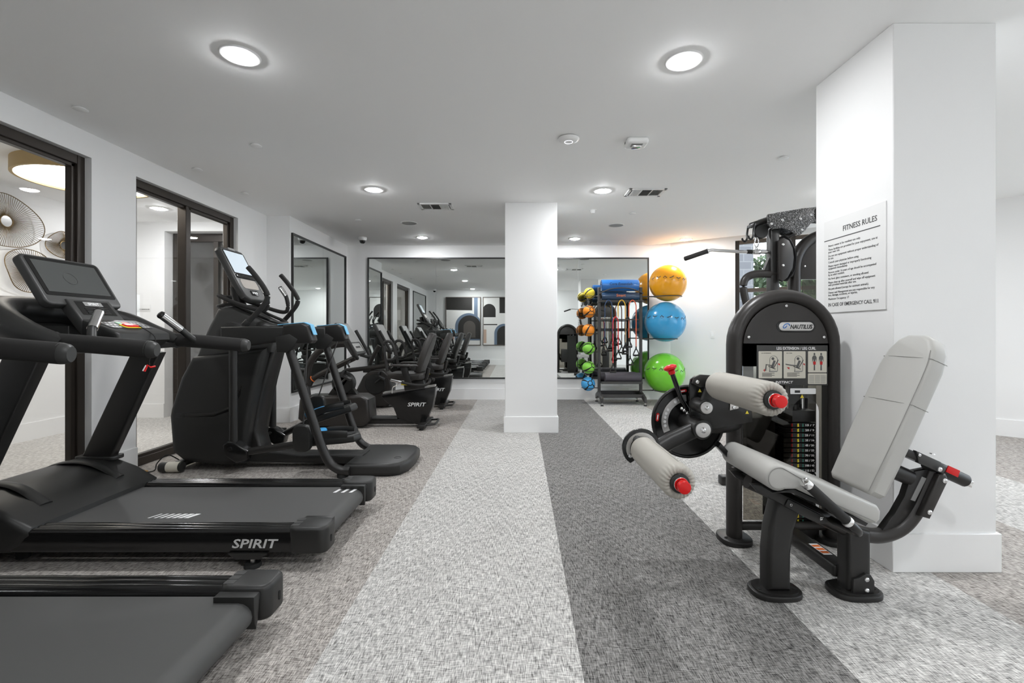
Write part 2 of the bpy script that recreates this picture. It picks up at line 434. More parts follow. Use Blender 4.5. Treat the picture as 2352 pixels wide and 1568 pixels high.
B().box(-4.8, -4.36, 6.79, 6.796, .08, 2.5).done('pane', M['glass'], d1); B().box(-4.29, -3.82, 6.79, 6.796, .08, 2.5).done('pane', M['glass'], d1)
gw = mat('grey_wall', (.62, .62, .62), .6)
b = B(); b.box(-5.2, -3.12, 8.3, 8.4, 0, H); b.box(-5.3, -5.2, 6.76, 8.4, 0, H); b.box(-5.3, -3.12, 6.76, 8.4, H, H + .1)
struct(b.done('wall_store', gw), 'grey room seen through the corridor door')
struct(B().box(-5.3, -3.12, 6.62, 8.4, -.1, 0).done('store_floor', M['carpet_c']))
# ------------------------------------------------------------------ ceiling fixtures
def downlight(x, y, label, group='recessed ceiling lights'):
    t = thing('ceiling_light', label, 'ceiling light', (x, y, H), group)
    B().lathe([(.072, -.004), (.085, -.0085), (.101, -.0065), (.105, 0), (.072, 0)], (x, y, H), (0, 0, 1), 36).done('trim_ring', M['plastic_w'], t)
    B().lathe([(0, -.019), (.045, -.0165), (.074, -.004), (.074, 0), (0, 0)], (x, y, H), (0, 0, 1), 24).done('lens', M['lamp'], t)
    return t
for x, y, lab in ((-1.545, 2.63, 'round recessed light glowing above the treadmills, largest on the left'), (.955, 2.68, 'round recessed light glowing nearest the right column'),
                  (-1.545, 5.10, 'round recessed light above the elliptical machine'), (.945, 5.14, 'round recessed light beside the right ceiling vent'),
                  (-1.535, 7.67, 'round recessed light above the recumbent bikes near the back mirror'), (.965, 7.77, 'round recessed light just right of the centre column at the back'),
                  (2.82, 7.82, 'round recessed light at the oblique ceiling edge above the exercise balls'),
                  (-1.56, .0, 'round recessed light behind the viewer, seen in the mirror'), (3.45, 5.1, 'unseen added recessed light behind the near column'),
                  (3.45, 2.65, 'unseen added recessed light to the right of the near column'), (5.3, 2.65, 'unseen added recessed light by the far right wall'), (.955, .25, 'unseen added recessed light above the viewer'), (4.6, .6, 'unseen added recessed light in the right rear of the room')):  # lamps out of view carry on the grid, added for the light they give
    downlight(x, y, lab)
downlight(-4.46, 5.87, 'round recessed light in the corridor beyond the mullioned window')
def vent(x, y, flip, label):
    t = thing('ceiling_vent', label, 'air vent', (x, y, H), 'ceiling vents')
    w, d = .205, .14
    bb = B()
    for a in ((-w, w, -d, -d + .035), (-w, w, d - .035, d), (-w, -w + .035, -d, d), (w - .035, w, -d, d)):
        bb.box(x + a[0], x + a[1], y + a[2], y + a[3], H - .012, H, bev=.003, seg=1)
    bb.done('frame', M['plastic_w'], t)
    B().box(x - w + .03, x + w - .03, y - d + .03, y + d - .03, H - .002, H - .0005).done('duct', M['darkprint'], t)
    for k in range(3):
        x0 = x - w + .035 + k * .1125; x1 = x0 + .1125
        if k: B().box(x0 - .006, x0 + .006, y - d + .035, y + d - .035, H - .011, H - .001).done('divider', M['plastic_w'], t)
        if k == 1:
            for j in range(9):
                yy = y - d + .045 + j * .0235
                B().box(x0 + .005, x1 - .005, yy, yy + .017, H - .010, H - .0085, rot=Euler((.5, 0, 0))).done('louvre', M['panelgrey'], t)
        else:
            sg = 1 if k == 0 else -1
            for j in range(6):
                xx = x0 + .012 + j * .0165
                B().box(xx, xx + .011, y - d + .037, y + d - .037, H - .010, H - .0088, rot=Euler((0, .75 * sg, 0))).done('louvre', M['plastic_w'], t)
vent(1.42, 5.19, False, 'white ceiling vent with three louvre sections right of the column')
vent(-.985, 5.77, True, 'white ceiling vent with three louvre sections left of the column')
for x, y, lab in ((-3.01, 3.246, 'flat round sprinkler cover nearest, above the left window'), (-2.148, 3.88, 'flat round sprinkler cover out in the ceiling above the treadmill display'), (-3.018, 4.446, 'flat round sprinkler cover above the second window'),
                  (-3.02, 5.224, 'flat round sprinkler cover near the wall step'), (-2.17, 6.455, 'flat round sprinkler cover near the security camera'), (2.36, 4.16, 'flat round sprinkler cover left of the near column'), (1.508, 6.10, 'flat round sprinkler cover behind the right vent')):
    o = B().lathe([(0, -.014), (.04, -.014), (.044, -.0115), (.044, -.009), (.03, -.008), (.03, 0), (0, 0)], (x, y, H), (0, 0, 1), 28).done('sprinkler_cover', M['plastic_w'])
    tag(o, lab, 'sprinkler cover', 'ceiling sprinkler covers')
t = thing('fire_sprinkler', 'small white pendant sprinkler dome behind the column light', 'sprinkler', (.965, 5.95, H))
B().lathe([(0, -.004), (.045, -.004), (.05, 0), (0, 0)], (.965, 5.95, H), (0, 0, 1)).done('plate', M['plastic_w'], t)
B().lathe([(0, -.045), (.02, -.042), (.032, -.025), (.034, -.004), (0, -.004)], (.965, 5.95, H), (0, 0, 1)).done('dome', M['plastic_w'], t)
for x, y, lab in ((-1.517, 6.66, 'flush round ceiling speaker on the left side'), (1.441, 6.796, 'flush round ceiling speaker on the right side')):
    t = thing('ceiling_speaker', lab, 'speaker', (x, y, H), 'ceiling speakers')
    B().lathe([(.103, -.006), (.115, -.004), (.117, 0), (.103, 0)], (x, y, H), (0, 0, 1), 36).done('rim', M['plastic_w'], t)
    B().lathe([(0, -.005), (.103, -.004), (.103, 0), (0, 0)], (x, y, H), (0, 0, 1), 36).done('grille', M['panelgrey'], t)
# wireless access point and smoke detector
x, y = .4156, 3.74
t = thing('access_point', 'white disc shaped wireless access point with glowing ring on ceiling', 'access point', (x, y, H))
B().lathe([(0, -.036), (.035, -.0355), (.06, -.031), (.078, -.022), (.085, -.012), (.083, -.008), (.07, -.006), (0, -.006)], (x, y, H), (0, 0, 1), 36).done('housing', M['plastic_w'], t)
B().cyl((x, y, H - .008), (x, y, H), .055).done('mount', M['dark'], t)
B().torus((x, y, H - .0355), (0, 0, 1), .032, .0022).done('led_ring', mat('led_ring', (.9, .9, 1), .4, emit=1.6, ecol=(.85, .87, 1)), t)
x, y = .965, 3.79
t = thing('smoke_detector', 'white square smoke detector with strobe lens on ceiling', 'smoke detector', (x, y, H))
bb = B(); bb.prism(rrect(x - .088, x + .088, y - .075, y + .075, .03), 'z', H - .045, H, bev=.018, seg=3); bb.done('housing', M['plastic_w'], t)
B().box(x - .045, x + .045, y - .045, y + .02, H - .047, H - .043, bev=.001).done('lens_recess', M['panelgrey'], t)
B().box(x - .035, x + .04, y - .03, y + .035, H - .062, H - .044, bev=.006).done('strobe_lens', M['chrome'], t)
B().box(x - .089, x - .083, y - .01, y + .015, H - .03, H - .015).done('label_window', M['dark'], t)
for x, y, lab in ((-2.51, 7.67, 'white dome security camera with black lens by the back mirror'), (-2.95, -.2, 'white dome security camera in the front corner, seen in the mirror')):
    t = thing('security_camera', lab, 'security camera', (x, y, H))
    B().lathe([(0, 0), (.068, 0), (.068, -.025), (.06, -.05), (.045, -.056), (0, -.056)], (x, y, H), (0, 0, 1), 32).done('housing', M['plastic_w'], t)
    B().lathe([(.048, -.052), (.046, -.07), (.036, -.09), (.02, -.1), (0, -.103)], (x, y, H), (0, 0, 1), 28).done('dome', M['blackgl'], t)
# ------------------------------------------------------------------ mirrors
def mirror(label, o, xdir, L, z0, z1, seams, nrm):
    """o: start point on the wall, xdir along the wall, nrm into the room"""
    t = thing('wall_mirror', label, 'mirror', (*o, 0))
    x = Vector((*xdir, 0)); n = Vector((*nrm, 0)); O = Vector((*o, 0))
    def bar(a0, a1, c0, c1, d0, d1, nm, m):
        m4 = Matrix(((x.x, n.x, 0, O.x), (x.y, n.y, 0, O.y), (0, 0, 1, 0), (0, 0, 0, 1)))
        bb = B().box(a0, a1, d0, d1, c0, c1)
        bb.xf(m4); bmesh.ops.recalc_face_normals(bb.bm, faces=bb.bm.faces[:]); return bb.done(nm, m, t)
    w = .022
    for a in ((0, L, z1 - w, z1), (0, L, z0, z0 + w), (0, w, z0 + w, z1 - w), (L - w, L, z0 + w, z1 - w)): bar(*a, .001, .026, 'frame_bar', M['blackframe'])
    cuts = [w] + list(seams) + [L - w]
    for a, c in zip(cuts, cuts[1:]): bar(a + (.0012 if a > w else 0), c - (.0012 if c < L - w else 0), z0 + w, z1 - w, .003, .009, 'mirror_pane', M['mirror'])
mirror('wide black framed mirror filling the back wall behind the column', (-2.646, YB), (1, 0), 5.005, .37, 2.525, (1.216, 2.48, 3.746), (0, -1))
mirror('black framed mirror on the left wall behind the elliptical machine', (XJ, 6.283), (0, 1), 1.98, .385, 2.527, (1.02,), (1, 0))
mirror('black framed mirror on the left wall beside the treadmills, seen in reflection', (XL, -.4), (0, 1), 2.1, .385, 2.527, (1.05,), (1, 0))
# ------------------------------------------------------------------ signs and wall plates
t = thing('rules_sign', 'white fitness rules sign with grey lettering on the near column', 'sign', (1.885, 2.63, 1.31))
B().box(1.879, 1.885, 2.392, 2.872, 1.312, 1.866, bev=.001, seg=1).done('panel', M['sign'], t)
X0 = 1.8785
text('lettering', 'FITNESS RULES', .042, M['signtext'], t, (X0, 2.448, 1.79), LEFTF, 'RIGHT', width=.255, bold=.0004)
B().box(1.8782, 1.879, 2.428, 2.868, 1.744, 1.749).done('rule_line', M['signtext'], t)
rules = ['Fitness center is for resident use only.', '', 'These facilities are provided for your enjoyment, use at', 'your own risk.', '', 'Do not use equipment without proper understanding of', 'its use.', '', 'Consult your physician before using.', '',
         'Please report damaged or improperly functioning', 'equipment immediately.', '', 'Persons under 16 years of age should be accompanied', 'by an adult resident.', '', 'No food, glass containers, or smoking allowed.', '', 'Please clean up after yourself and wipe off equipment', 'with provided materials after use.', '',
         'No pets allowed (except for assistant animals).', '', 'Owner and Management are not responsible for any', 'loss, damage, accidents, or injuries.', '', 'Maximum Occupancy: 17']
zc = 1.712
for ln in rules:
    if ln:
        text('lettering', ln, .0172, M['signtext'], t, (X0, 2.832, zc), LEFTF, 'LEFT'); zc -= .0150
    else: zc -= .0078
text('lettering', 'IN CASE OF EMERGENCY CALL 911', .0285, M['signtext'], t, (X0, 2.832, 1.358), LEFTF, 'LEFT', width=.388, bold=.0003)
t = thing('corridor_sign', 'small pale door sign lettered CORRIDOR on the corridor end wall', 'sign', (-5.20, 6.6, 1.5))
B().box(-5.32, -5.135, 6.594, 6.6, 1.49, 1.585, bev=.001).done('panel', M['sign'], t)
text('lettering', 'CORRIDOR', .028, M['signtext'], t, (-5.215, 6.593, 1.515), FRONT)
pa, pb = Vector(PA), Vector(PB); du = (pb - pa).normalized(); nn = Vector((du.y, -du.x))
def plate(name, label, cat, s, z, h, kind):
    c = pa + du * s
    t = thing(name, label, cat, (c.x, c.y, z))
    m4 = fr((c.x, c.y, z), (du.x, du.y, 0), (0, 0, 1))
    def pl(w, hh, d0, d1, nm, m, dz=0):
        bb = B().box(-w, w, -hh + dz, hh + dz, d0, d1, bev=.0015, seg=1); bb.xf(m4); bb.done(nm, m, t)
    pl(.035, .0575, 0, .006, 'cover_plate', M['plastic_w'])
    if kind == 'switch': pl(.016, .033, .006, .009, 'rocker', M['trim'])
    else:
        for dz in (-.02, .02): pl(.0165, .014, .006, .0075, 'receptacle', M['trim'], dz)
plate('light_switch', 'white rocker light switch on the wall right of the blue ball', 'light switch', .70, 1.155, 0, 'switch')
plate('power_outlet', 'white power outlet low on the wall behind the leg machine', 'outlet', .52, .44, 0, 'outlet')
plate('power_outlet', 'white power outlet low beside the green ball', 'outlet', .16, .44, 0, 'outlet')
# ------------------------------------------------------------------ corridor lamp and wire art
x, y = -4.1, 4.5
t = thing('drum_ceiling_lamp', 'large round ceiling lamp with maple rim glowing in the corridor', 'ceiling light', (x, y, H))
B().lathe([(.52, 0), (.52, -.12), (.495, -.12), (.495, 0)], (x, y, H), (0, 0, 1), 56).done('rim', M['wood'], t)
B().lathe([(0, -.10), (.495, -.10), (.495, -.09), (0, -.09)], (x, y, H), (0, 0, 1), 48).done('diffuser', mat('drum_diffuser', (.9, .88, .82), .5, emit=9, ecol=(1, .95, .86)), t)
def wire_art(cy, cz, ry, rz, seed, label, disc):
    rnd = random.Random(seed); ph = rnd.random() * 6
    t = thing('wire_wall_art', label, 'wall art', (-5.40, cy, cz), 'wire wall art in the corridor')
    def R(a): return 1 + .05 * math.sin(2 * a + ph) + .04 * math.sin(3 * a + ph * 2)
    def P(a, k): return Vector((-5.36 + .018 * math.sin(3 * a + ph) * k + .015 * k, cy + ry * k * R(a) * math.cos(a), cz + rz * k * R(a) * math.sin(a)))
    bb = B()
    for i in range(84):
        a = 2 * PI * i / 84; r0 = disc / ry
        bb.tube([P(a, r0), P(a, r0 + .35 * (1 - r0)) + Vector((.02, 0, 0)), P(a, 1)], .0023, 4, n=3)
    bb.done('wire_fan', M['gold'], t, kind='stuff')
    B().tube([P(2 * PI * i / 60, 1) for i in range(60)], .0045, 6, closed=True, smooth=False).done('rim_wire', M['gold'], t)
    B().cyl((-5.352, cy, cz), (-5.345, cy, cz), disc, seg=28).done('center_disc', M['chrome'], t)
    B().torus((-5.345, cy, cz), (1, 0, 0), disc, .006).done('disc_ring', M['gold'], t)
    B().cyl((-5.40, cy, cz), (-5.352, cy, cz), .01).done('wall_peg', M['gold'], t)
wire_art(4.93, 2.36, .36, .29, 3, 'largest wire flower wall art with mirrored centre, at the left edge', .062)
wire_art(5.56, 2.22, .20, .165, 8, 'small wire flower wall art with dark mirrored centre beside the bronze jamb', .05)
wire_art(5.19, 1.87, .29, .225, 5, 'middle sized wire flower wall art partly behind the treadmill display', .045)
# ------------------------------------------------------------------ paintings on the wall behind the viewer
cloth = mat('canvas', (.78, .77, .75), .8, bump=.2, bscale=300); pblack = mat('paint_black', '#2a2826', .7, bump=.3, bscale=60); pblue = mat('paint_blue', '#66768a', .7); ptan = mat('paint_tan', '#bfa594', .7); pgrey = mat('paint_grey', '#55504c', .7)
def painting(x0, x1, z0, z1, label, parts):
    t = thing('painting', label, 'painting', ((x0 + x1) / 2, YF, z0), 'abstract paintings on the front wall')
    B().box(x0 + .02, x1 - .02, YF, YF + .035, z0 + .02, z1 - .02).done('canvas', cloth, t)
    for a in ((x0, x1, z0, z0 + .02), (x0, x1, z1 - .02, z1), (x0, x0 + .02, z0, z1), (x1 - .02, x1, z0, z1)):
        B().box(a[0], a[1], YF, YF + .05, a[2], a[3]).done('frame_bar', M['bronze_l'], t)
    for i, (poly, m) in enumerate(parts):
        poly = [(min(max(px, x0 + .022), x1 - .022), min(max(pz, z0 + .022), z1 - .022)) for px, pz in poly]
        B().prism(poly, 'y', YF + .0352, YF + .0365 + .0006 * i).done('painted_shape', m, t)
def arch(cx, cz, r, w, n=20, base=0):
    o = [(cx - r, base)] + [(cx + r * math.cos(PI - PI * i / n), cz + r * math.sin(PI - PI * i / n)) for i in range(n + 1)] + [(cx + r, base)]
    return o
painting(-2.59, -1.31, .72, 2.49, 'abstract painting with black block and blue edged arch, left of the pair',
         [([(-2.58, 2.47), (-1.62, 2.47), (-1.62, 2.0), (-2.58, 2.02)], pblack), ([(-1.55, 2.47), (-1.42, 2.47), (-1.42, 1.7), (-1.55, 1.7)], pblue), (arch(-1.75, 1.4, .5, 0, base=.9), pblue), (arch(-1.72, 1.4, .42, 0, base=.95), pblack), (arch(-1.72, 1.4, .22, 0, base=1.0), pgrey), ([(-2.5, .85), (-2.3, .9), (-2.3, 1.15), (-2.5, 1.2)], ptan)])
painting(-1.23, .05, .72, 2.49, 'abstract painting with black quarter arch and tan strokes, right of the pair',
         [(arch(-1.0, 2.0, .24, 0, base=1.75), pblack), ([(-.62, 2.47), (-.2, 2.47), (-.2, 1.9), (-.62, 1.9)], pblack), ([(-1.2, 1.5), (-.7, 1.5), (-.7, 1.46), (-1.2, 1.46)], pblack), (arch(-.45, 1.15, .36, 0, base=.74), pblue), (arch(-.43, 1.15, .28, 0, base=.74), pblack), ([(-1.2, .8), (-1.1, .8), (-1.1, 1.3), (-1.2, 1.3)], ptan)])
# ------------------------------------------------------------------ outside the far window
def brick_mat():
    m = bpy.data.materials.new('grey_block'); m.use_nodes = True; nt = m.node_tree; b_ = nt.nodes['Principled BSDF']
    br = nt.nodes.new('ShaderNodeTexBrick'); br.inputs['Color1'].default_value = (.19, .19, .20, 1); br.inputs['Color2'].default_value = (.15, .15, .16, 1); br.inputs['Mortar'].default_value = (.24, .24, .24, 1)
    br.inputs['Scale'].default_value = 1; br.inputs['Brick Width'].default_value = .4; br.inputs['Row Height'].default_value = .2; br.inputs['Mortar Size'].default_value = .012
    tc = nt.nodes.new('ShaderNodeTexCoord'); mp = nt.nodes.new('ShaderNodeMapping'); mp.inputs['Rotation'].default_value = (PI / 2, 0, 0)
    nt.links.new(tc.outputs['Object'], mp.inputs[0]); nt.links.new(mp.outputs[0], br.inputs[0]); nt.links.new(br.outputs[0], b_.inputs['Base Color']); b_.inputs['Roughness'].default_value = .9
    return m
t = thing('neighbour_building', 'grey block building outside the far window', 'building', (5.2, 12.2, 0))
B().box(4.2, 6.05, 12.0, 13.5, 0, 4.2).done('wall', brick_mat(), t)
B().box(4.1, 6.15, 11.9, 13.6, 4.2, 4.4).done('parapet', M['panelgrey'], t)
struct(B().prism([(2.9, 8.6), (3.7, 8.05), (6.75, 6.2), (6.75, -8), (26, -8), (26, 26), (2.0, 26), (2.0, 8.6)], 'z', -.2, -.02).done('ground_outside', mat('pale_paving', (.5, .5, .48), .9, bump=.3, bscale=80)), 'pale paving outside the windows')
leafm = mat('leaf', '#3f5236', .6); leafm2 = mat('leaf_light', '#5b7049', .6)
for k, (tx, ty, th, lab) in enumerate(((7.6, 13.2, 3.6, 'leafy green tree outside the window beside the block building'), (10.2, 14.5, 4.2, 'larger leafy tree outside, further right'))):
    t = thing('tree', lab, 'tree', (tx, ty, -.02), 'trees outside')
    B().tube([(tx, ty, -.02), (tx + .05, ty, .8), (tx - .03, ty + .05, 1.6), (tx, ty, 2.4)], .11, 10, taper=lambda q: 1 - .6 * q).done('trunk', mat('bark', '#4d4238', .9), t)
    rnd = random.Random(k + 3); bb = B()
    tb = bmesh.new()
    for i in range(2600):
        u = Vector((rnd.gauss(0, 1), rnd.gauss(0, 1), rnd.gauss(0, 1))).normalized() * (1.5 * rnd.random() ** .35)
        c = Vector((tx, ty, th * .62)) + Vector((u.x, u.y, u.z * .85))
        q = Euler((rnd.random() * 6, rnd.random() * 6, rnd.random() * 6)).to_matrix(); s_ = .07 + .06 * rnd.random()
        vs = [tb.verts.new(c + q @ Vector(p) * s_) for p in ((-1, 0, 0), (0, -.5, .1), (1, 0, 0), (0, .5, .1))]
        f = tb.faces.new(vs); f.material_index = rnd.random() < .45
    bb._merge(tb); bb.done('foliage', [leafm, leafm2], t, kind='stuff')
# ------------------------------------------------------------------ treadmills
def make_treadmill(yc, label):
    t = thing('treadmill', label, 'treadmill', (-2.0, yc, 0), 'black treadmills facing the left wall')
    K = M
    # running deck and belt
    zt = .178
    prof = [(-2.56, zt), (-1.06, zt)] + [(-1.045 + .052 * math.sin(a), zt - .052 + .052 * math.cos(a)) for a in [PI * k / 8 for k in range(9)]] + [(-2.56, zt - .104)]
    belt = B().prism(prof, 'y', yc - .29, yc + .29).done('running_belt', K['belt'], t, label='dark textured running belt')
    for k in range(7):
        x0 = -2.02 + k * .033; w = .008 + .0028 * k
        B().prism([(x0, yc - .225), (x0 + w, yc - .225), (x0 + w + .03, yc - .165), (x0 + .03, yc - .165)], 'z', zt + .0002, zt + .001).done('belt_mark', K['white'], belt)
    for k in range(3):
        x0 = -1.165 + k * .05
        B().prism([(x0, yc + .185), (x0 + .02, yc + .185), (x0 + .035, yc + .25), (x0 + .015, yc + .25)], 'z', zt + .0002, zt + .001).done('belt_mark', K['white'], belt)
    B().box(-2.55, -1.12, yc - .30, yc + .30, .085, .125).done('deck_frame', K['black'], t)
    for s in (-1, 1):
        o = [(.425, .085), (.43, .10), (.43, .155), (.425, .168), (.425, .185), (.412, .197)]
        top = [(.40, .198), (.39, .194), (.38, .198), (.365, .198), (.355, .194), (.345, .198), (.33, .198), (.315, .19), (.305, .175), (.305, .085)]
        B().prism([(yc + s * u, z) for u, z in o + top], 'x', -2.58, -1.13).done('side_rail', K['blackgl'], t)
        cap = B()
        cap.prism(rrect(-1.155, -.955, yc + s * .365 - .075, yc + s * .365 + .075, .045), 'z', .078, .214, bev=.018, seg=3)
        cap.prism([(yc + s * .30, .19), (yc + s * .285, .20), (yc + s * .245, .20), (yc + s * .25, .10), (yc + s * .262, .07), (yc + s * .275, .10), (yc + s * .285, .17)], 'x', -1.14, -.985, bev=.004)
        c = cap.done('end_cap', K['blackpl'], t)
        for k in range(3): B().box(-1.145, -1.105, yc + s * .365 - .05 + k * .035, yc + s * .365 - .022 + k * .035, .2135, .2148).done('cap_mark', K['dark'], c)
        B().box(-.957, -.953, yc + s * .375 - .006, yc + s * .375 + .006, .12, .155, bev=.004).done('adjuster_slot', K['rubber'], c)
        # rear levelling foot
        f = B().prism([(-1.45, .085), (-1.25, .085), (-1.29, .055), (-1.41, .055)], 'y', yc + s * .40 - .04, yc + s * .40 + .04).done('foot_bracket', K['blackpl'], t)
        B().cyl((-1.345, yc + s * .40, .02), (-1.345, yc + s * .40, .06), .012).done('stud', K['steel'], f)
        B().cyl((-1.345, yc + s * .40, 0), (-1.345, yc + s * .40, .024), .042, .038, bev=.005).done('foot_pad', K['rubber'], f)
        B().cyl((-2.9, yc + s * .36 - .02, .05), (-2.9, yc + s * .36 + .02, .05), .05).done('transport_wheel', K['rubber'], t)
        # slanted upright with base collar
        u0 = yc + s * .40
        up = B().prism([(-2.945, .33), (-2.745, .33), (-2.40, 1.06), (-2.585, 1.09)], 'y', u0 - .035, u0 + .035, bev=.016, seg=3).done('upright', K['black'], t)
        B().prism(rrect(-2.97, -2.70, u0 - .055, u0 + .055, .03), 'z', .335, .362, bev=.006).done('collar', K['blackpl'], up)
        # padded handrail
        hr = B().tube([(-2.36, yc + s * .405, 1.148), (-2.10, yc + s * .408, 1.128), (-1.865, yc + s * .41, 1.108)], .032, 16, r2=.045, n=3)
        hr.lathe([(.0, .0), (.02, -.0), (.0, .0)], (-1.865, yc + s * .41, 1.108), (1, 0, -.08), 8)
        h = hr.done('handrail', K['foam'], t, label='thick black padded handrail')
        B().tube([(-1.875, yc + s * .41, 1.109), (-1.845, yc + s * .41, 1.1065), (-1.825, yc + s * .41, 1.105)], .032, 16, r2=.045, n=4, taper=lambda q: math.sqrt(max(.15, 1 - q * q * .5))).done('end_plug', K['dark'], h)
        B().torus((-2.355, yc + s * .405, 1.148), (1, 0, -.06), .043, .010, 20, 8).done('collar_ring', K['blackpl'], h)
        # pulse grip: chrome sleeve on a curved stalk
        g0 = Vector((-2.20, yc + s * .385, 1.16)); g1 = Vector((-2.29, yc + s * .215, 1.315))
        if True:
            st = B().tube([(-2.17, yc + s * .40, 1.13), (-2.195, yc + s * .37, 1.16), g0.lerp(g1, .3), g0.lerp(g1, .4)], .021, 12).done('grip_stalk', K['blackpl'], t)
            B().cyl(g0.lerp(g1, .35), g0.lerp(g1, .92), .024, seg=18).done('pulse_sleeve', K['chrome'], st)
            B().cyl(g0.lerp(g1, .92), g1, .026, .023, bev=.006).done('grip_cap', K['blackgl'], st)
    # motor cover
    b = B()
    prof = [(-2.455, .165), (-2.46, .205), (-2.60, .285), (-2.76, .345), (-2.92, .355), (-3.04, .325), (-3.11, .25), (-3.13, .13), (-3.08, .075), (-2.56, .075), (-2.50, .11)]
    b.prism(prof, 'y', yc - .44, yc + .44, bev=.035, seg=3)
    mc = b.done('motor_cover', K['blackpl'], t)
    B().tube([(-3.08, yc - .20, .285), (-2.92, yc - .215, .355), (-2.74, yc - .225, .352), (-2.56, yc - .24, .262)], .035, 10, r2=.010).done('cover_rib', K['blackpl'], mc)
    B().tube([(-3.08, yc + .20, .285), (-2.92, yc + .215, .355), (-2.74, yc + .225, .352), (-2.56, yc + .24, .262)], .035, 10, r2=.010).done('cover_rib', K['blackpl'], mc)
    for x_ in (-3.0, -2.62):
        for s in (-1, 1): B().cyl((x_, yc + s * .3, 0), (x_, yc + s * .3, .09), .03).done('front_foot', K['rubber'], t)
    # console: horseshoe rim, tray, mast, display, keypad
    rim = [(-2.30, yc - .405, 1.13), (-2.48, yc - .41, 1.185), (-2.66, yc - .375, 1.262), (-2.81, yc - .25, 1.31), (-2.865, yc, 1.32), (-2.81, yc + .25, 1.31), (-2.66, yc + .375, 1.262), (-2.48, yc + .41, 1.185), (-2.30, yc + .405, 1.13)]
    B().tube(rim, .075, 18, r2=.072, n=6, taper=lambda q: .62 + .55 * math.sin(PI * q) ** .8).done('console_rim', K['blackpl'], t)
    tr = B().prism([(-2.30, 1.095), (-2.28, 1.125), (-2.5, 1.145), (-2.72, 1.19), (-2.84, 1.27), (-2.88, 1.22), (-2.74, 1.10), (-2.5, 1.075)], 'y', yc - .36, yc + .36, bev=.02, seg=3).done('console_tray', K['blackpl'], t)
    for s in (-1, 1):
        B().lathe([(.05, .0), (.056, .035), (.05, .04), (.045, .035), (.043, 0)], (-2.62, yc + s * .27, 1.155), (.2, 0, 1), 24).done('cup_holder', K['dark'], tr)
        B().box(-2.80, -2.50, yc + s * .175 - .004, yc + s * .175 + .004, 1.13, 1.23).done('tray_divider', K['dark'], tr)
    # display tilted towards the runner
    dx = Vector((.165, 0, -.27)).normalized()   # down the face
    m4 = fr((-2.625, yc - .005, 1.492), (0, 1, 0), -dx)
    b = B(); b.prism(rrect(-.245, .245, -.165, .165, .035), 'z', -.052, .0, bev=.012, seg=3); b.xf(m4)
    disp = b.done('display_housing', K['dark'], t)
    b = B(); b.prism(rrect(-.222, .222, -.105, .148, .012), 'z', .0, .0025); b.xf(m4); b.done('screen_bezel', K['blackgl'], disp)
    b = B(); b.box(-.198, .198, -.082, .128, .0026, .0034); b.xf(m4); b.done('screen', K['screen'], disp, label='switched off grey display screen')
    b = B(); b.torus((-.02, .02, .0042), (0, 0, 1), .04, .0012, 28, 5); b.xf(m4); b.done('screen_mark', K['dark'], disp)
    b = B(); b.prism(rrect(-.19, .19, -.12, .12, .04), 'z', -.085, -.05, bev=.012); b.xf(m4); b.done('display_back', K['blackpl'], disp)
    # keel panel below the display
    m5 = fr((-2.475, yc, 1.268), (0, 1, 0), Vector((-.19, 0, .24)))
    b = B(); b.prism([(-.155, -.16), (.155, -.16), (.14, .14), (-.14, .14)], 'z', -.045, .02, bev=.012, seg=3); b.xf(m5)
    keel = b.done('keel_panel', K['dark'], t)
    b = B(); b.prism([(-.115, .02), (.115, .02), (.11, .12), (-.11, .12)], 'z', .0205, .0215); b.xf(m5); b.done('vent_panel', K['blackgl'], keel)
    b = B(); b.box(-.06, .06, .086, .116, .0216, .0226); b.xf(m5); b.done('logo_plate', K['panelgrey'], keel)
    text('lettering', 'SPIRIT', .026, K['white'], keel, m5 @ Vector((0, .101, .0232)), ((0, 1, 0), m5.to_3x3() @ Vector((0, 1, 0))), shear=.2, bold=.0006, spacing=1.05)
    for k in range(4):
        b = B(); b.box(-.075, .075, .03 + k * .012, .034 + k * .012, .0216, .0245); b.xf(m5); b.done('fan_slat', K['dark'], keel)
    b = B(); b.prism(rrect(-.1, .1, -.12, -.02, .012), 'z', .0205, .023); b.xf(m5); b.done('media_dock', K['panelgrey'], keel)
    # keypad pod with stop button
    b = B(); b.prism([(-2.42, 1.13), (-2.412, 1.268), (-2.235, 1.205), (-2.205, 1.188), (-2.20, 1.15), (-2.25, 1.11)], 'y', yc - .195, yc + .195, bev=.016, seg=3)
    pod = b.done('keypad_pod', K['blackpl'], t)
    m6 = fr((-2.3235, yc, 1.2375), (0, 1, 0), (-.177, 0, .063))
    b = B(); b.prism(rrect(-.15, .15, -.055, .055, .02), 'z', .0, .0018); b.xf(m6); b.done('keypad', K['dark'], pod)
    b = B(); b.prism(rrect(-.05, .05, -.05, -.005, .015), 'z', .002, .012, bev=.003); b.xf(m6); st = b.done('stop_button', K['red'], pod)
    b = B(); b.prism(rrect(-.062, .062, -.058, .003, .02), 'z', .001, .006, bev=.002); b.xf(m6); b.done('stop_surround', K['yellow'], pod)
    b = B(); b.prism(rrect(-.04, .0, .012, .045, .01), 'z', .002, .004); b.xf(m6); b.done('start_button', mat('green_key', '#3a8f55', .4) if 'gk' not in M else M['gk'], pod)
    b = B(); b.prism(rrect(.005, .05, .012, .045, .01), 'z', .002, .004); b.xf(m6); b.done('red_key', K['redlab'], pod)
    for sx in (-.13, -.105, -.08, .075, .1, .125):
        for sy in (-.035, 0, .035):
            b = B(); b.box(sx - .007, sx + .007, sy - .006, sy + .006, .002, .003); b.xf(m6); b.done('key', K['greyprint'], pod)
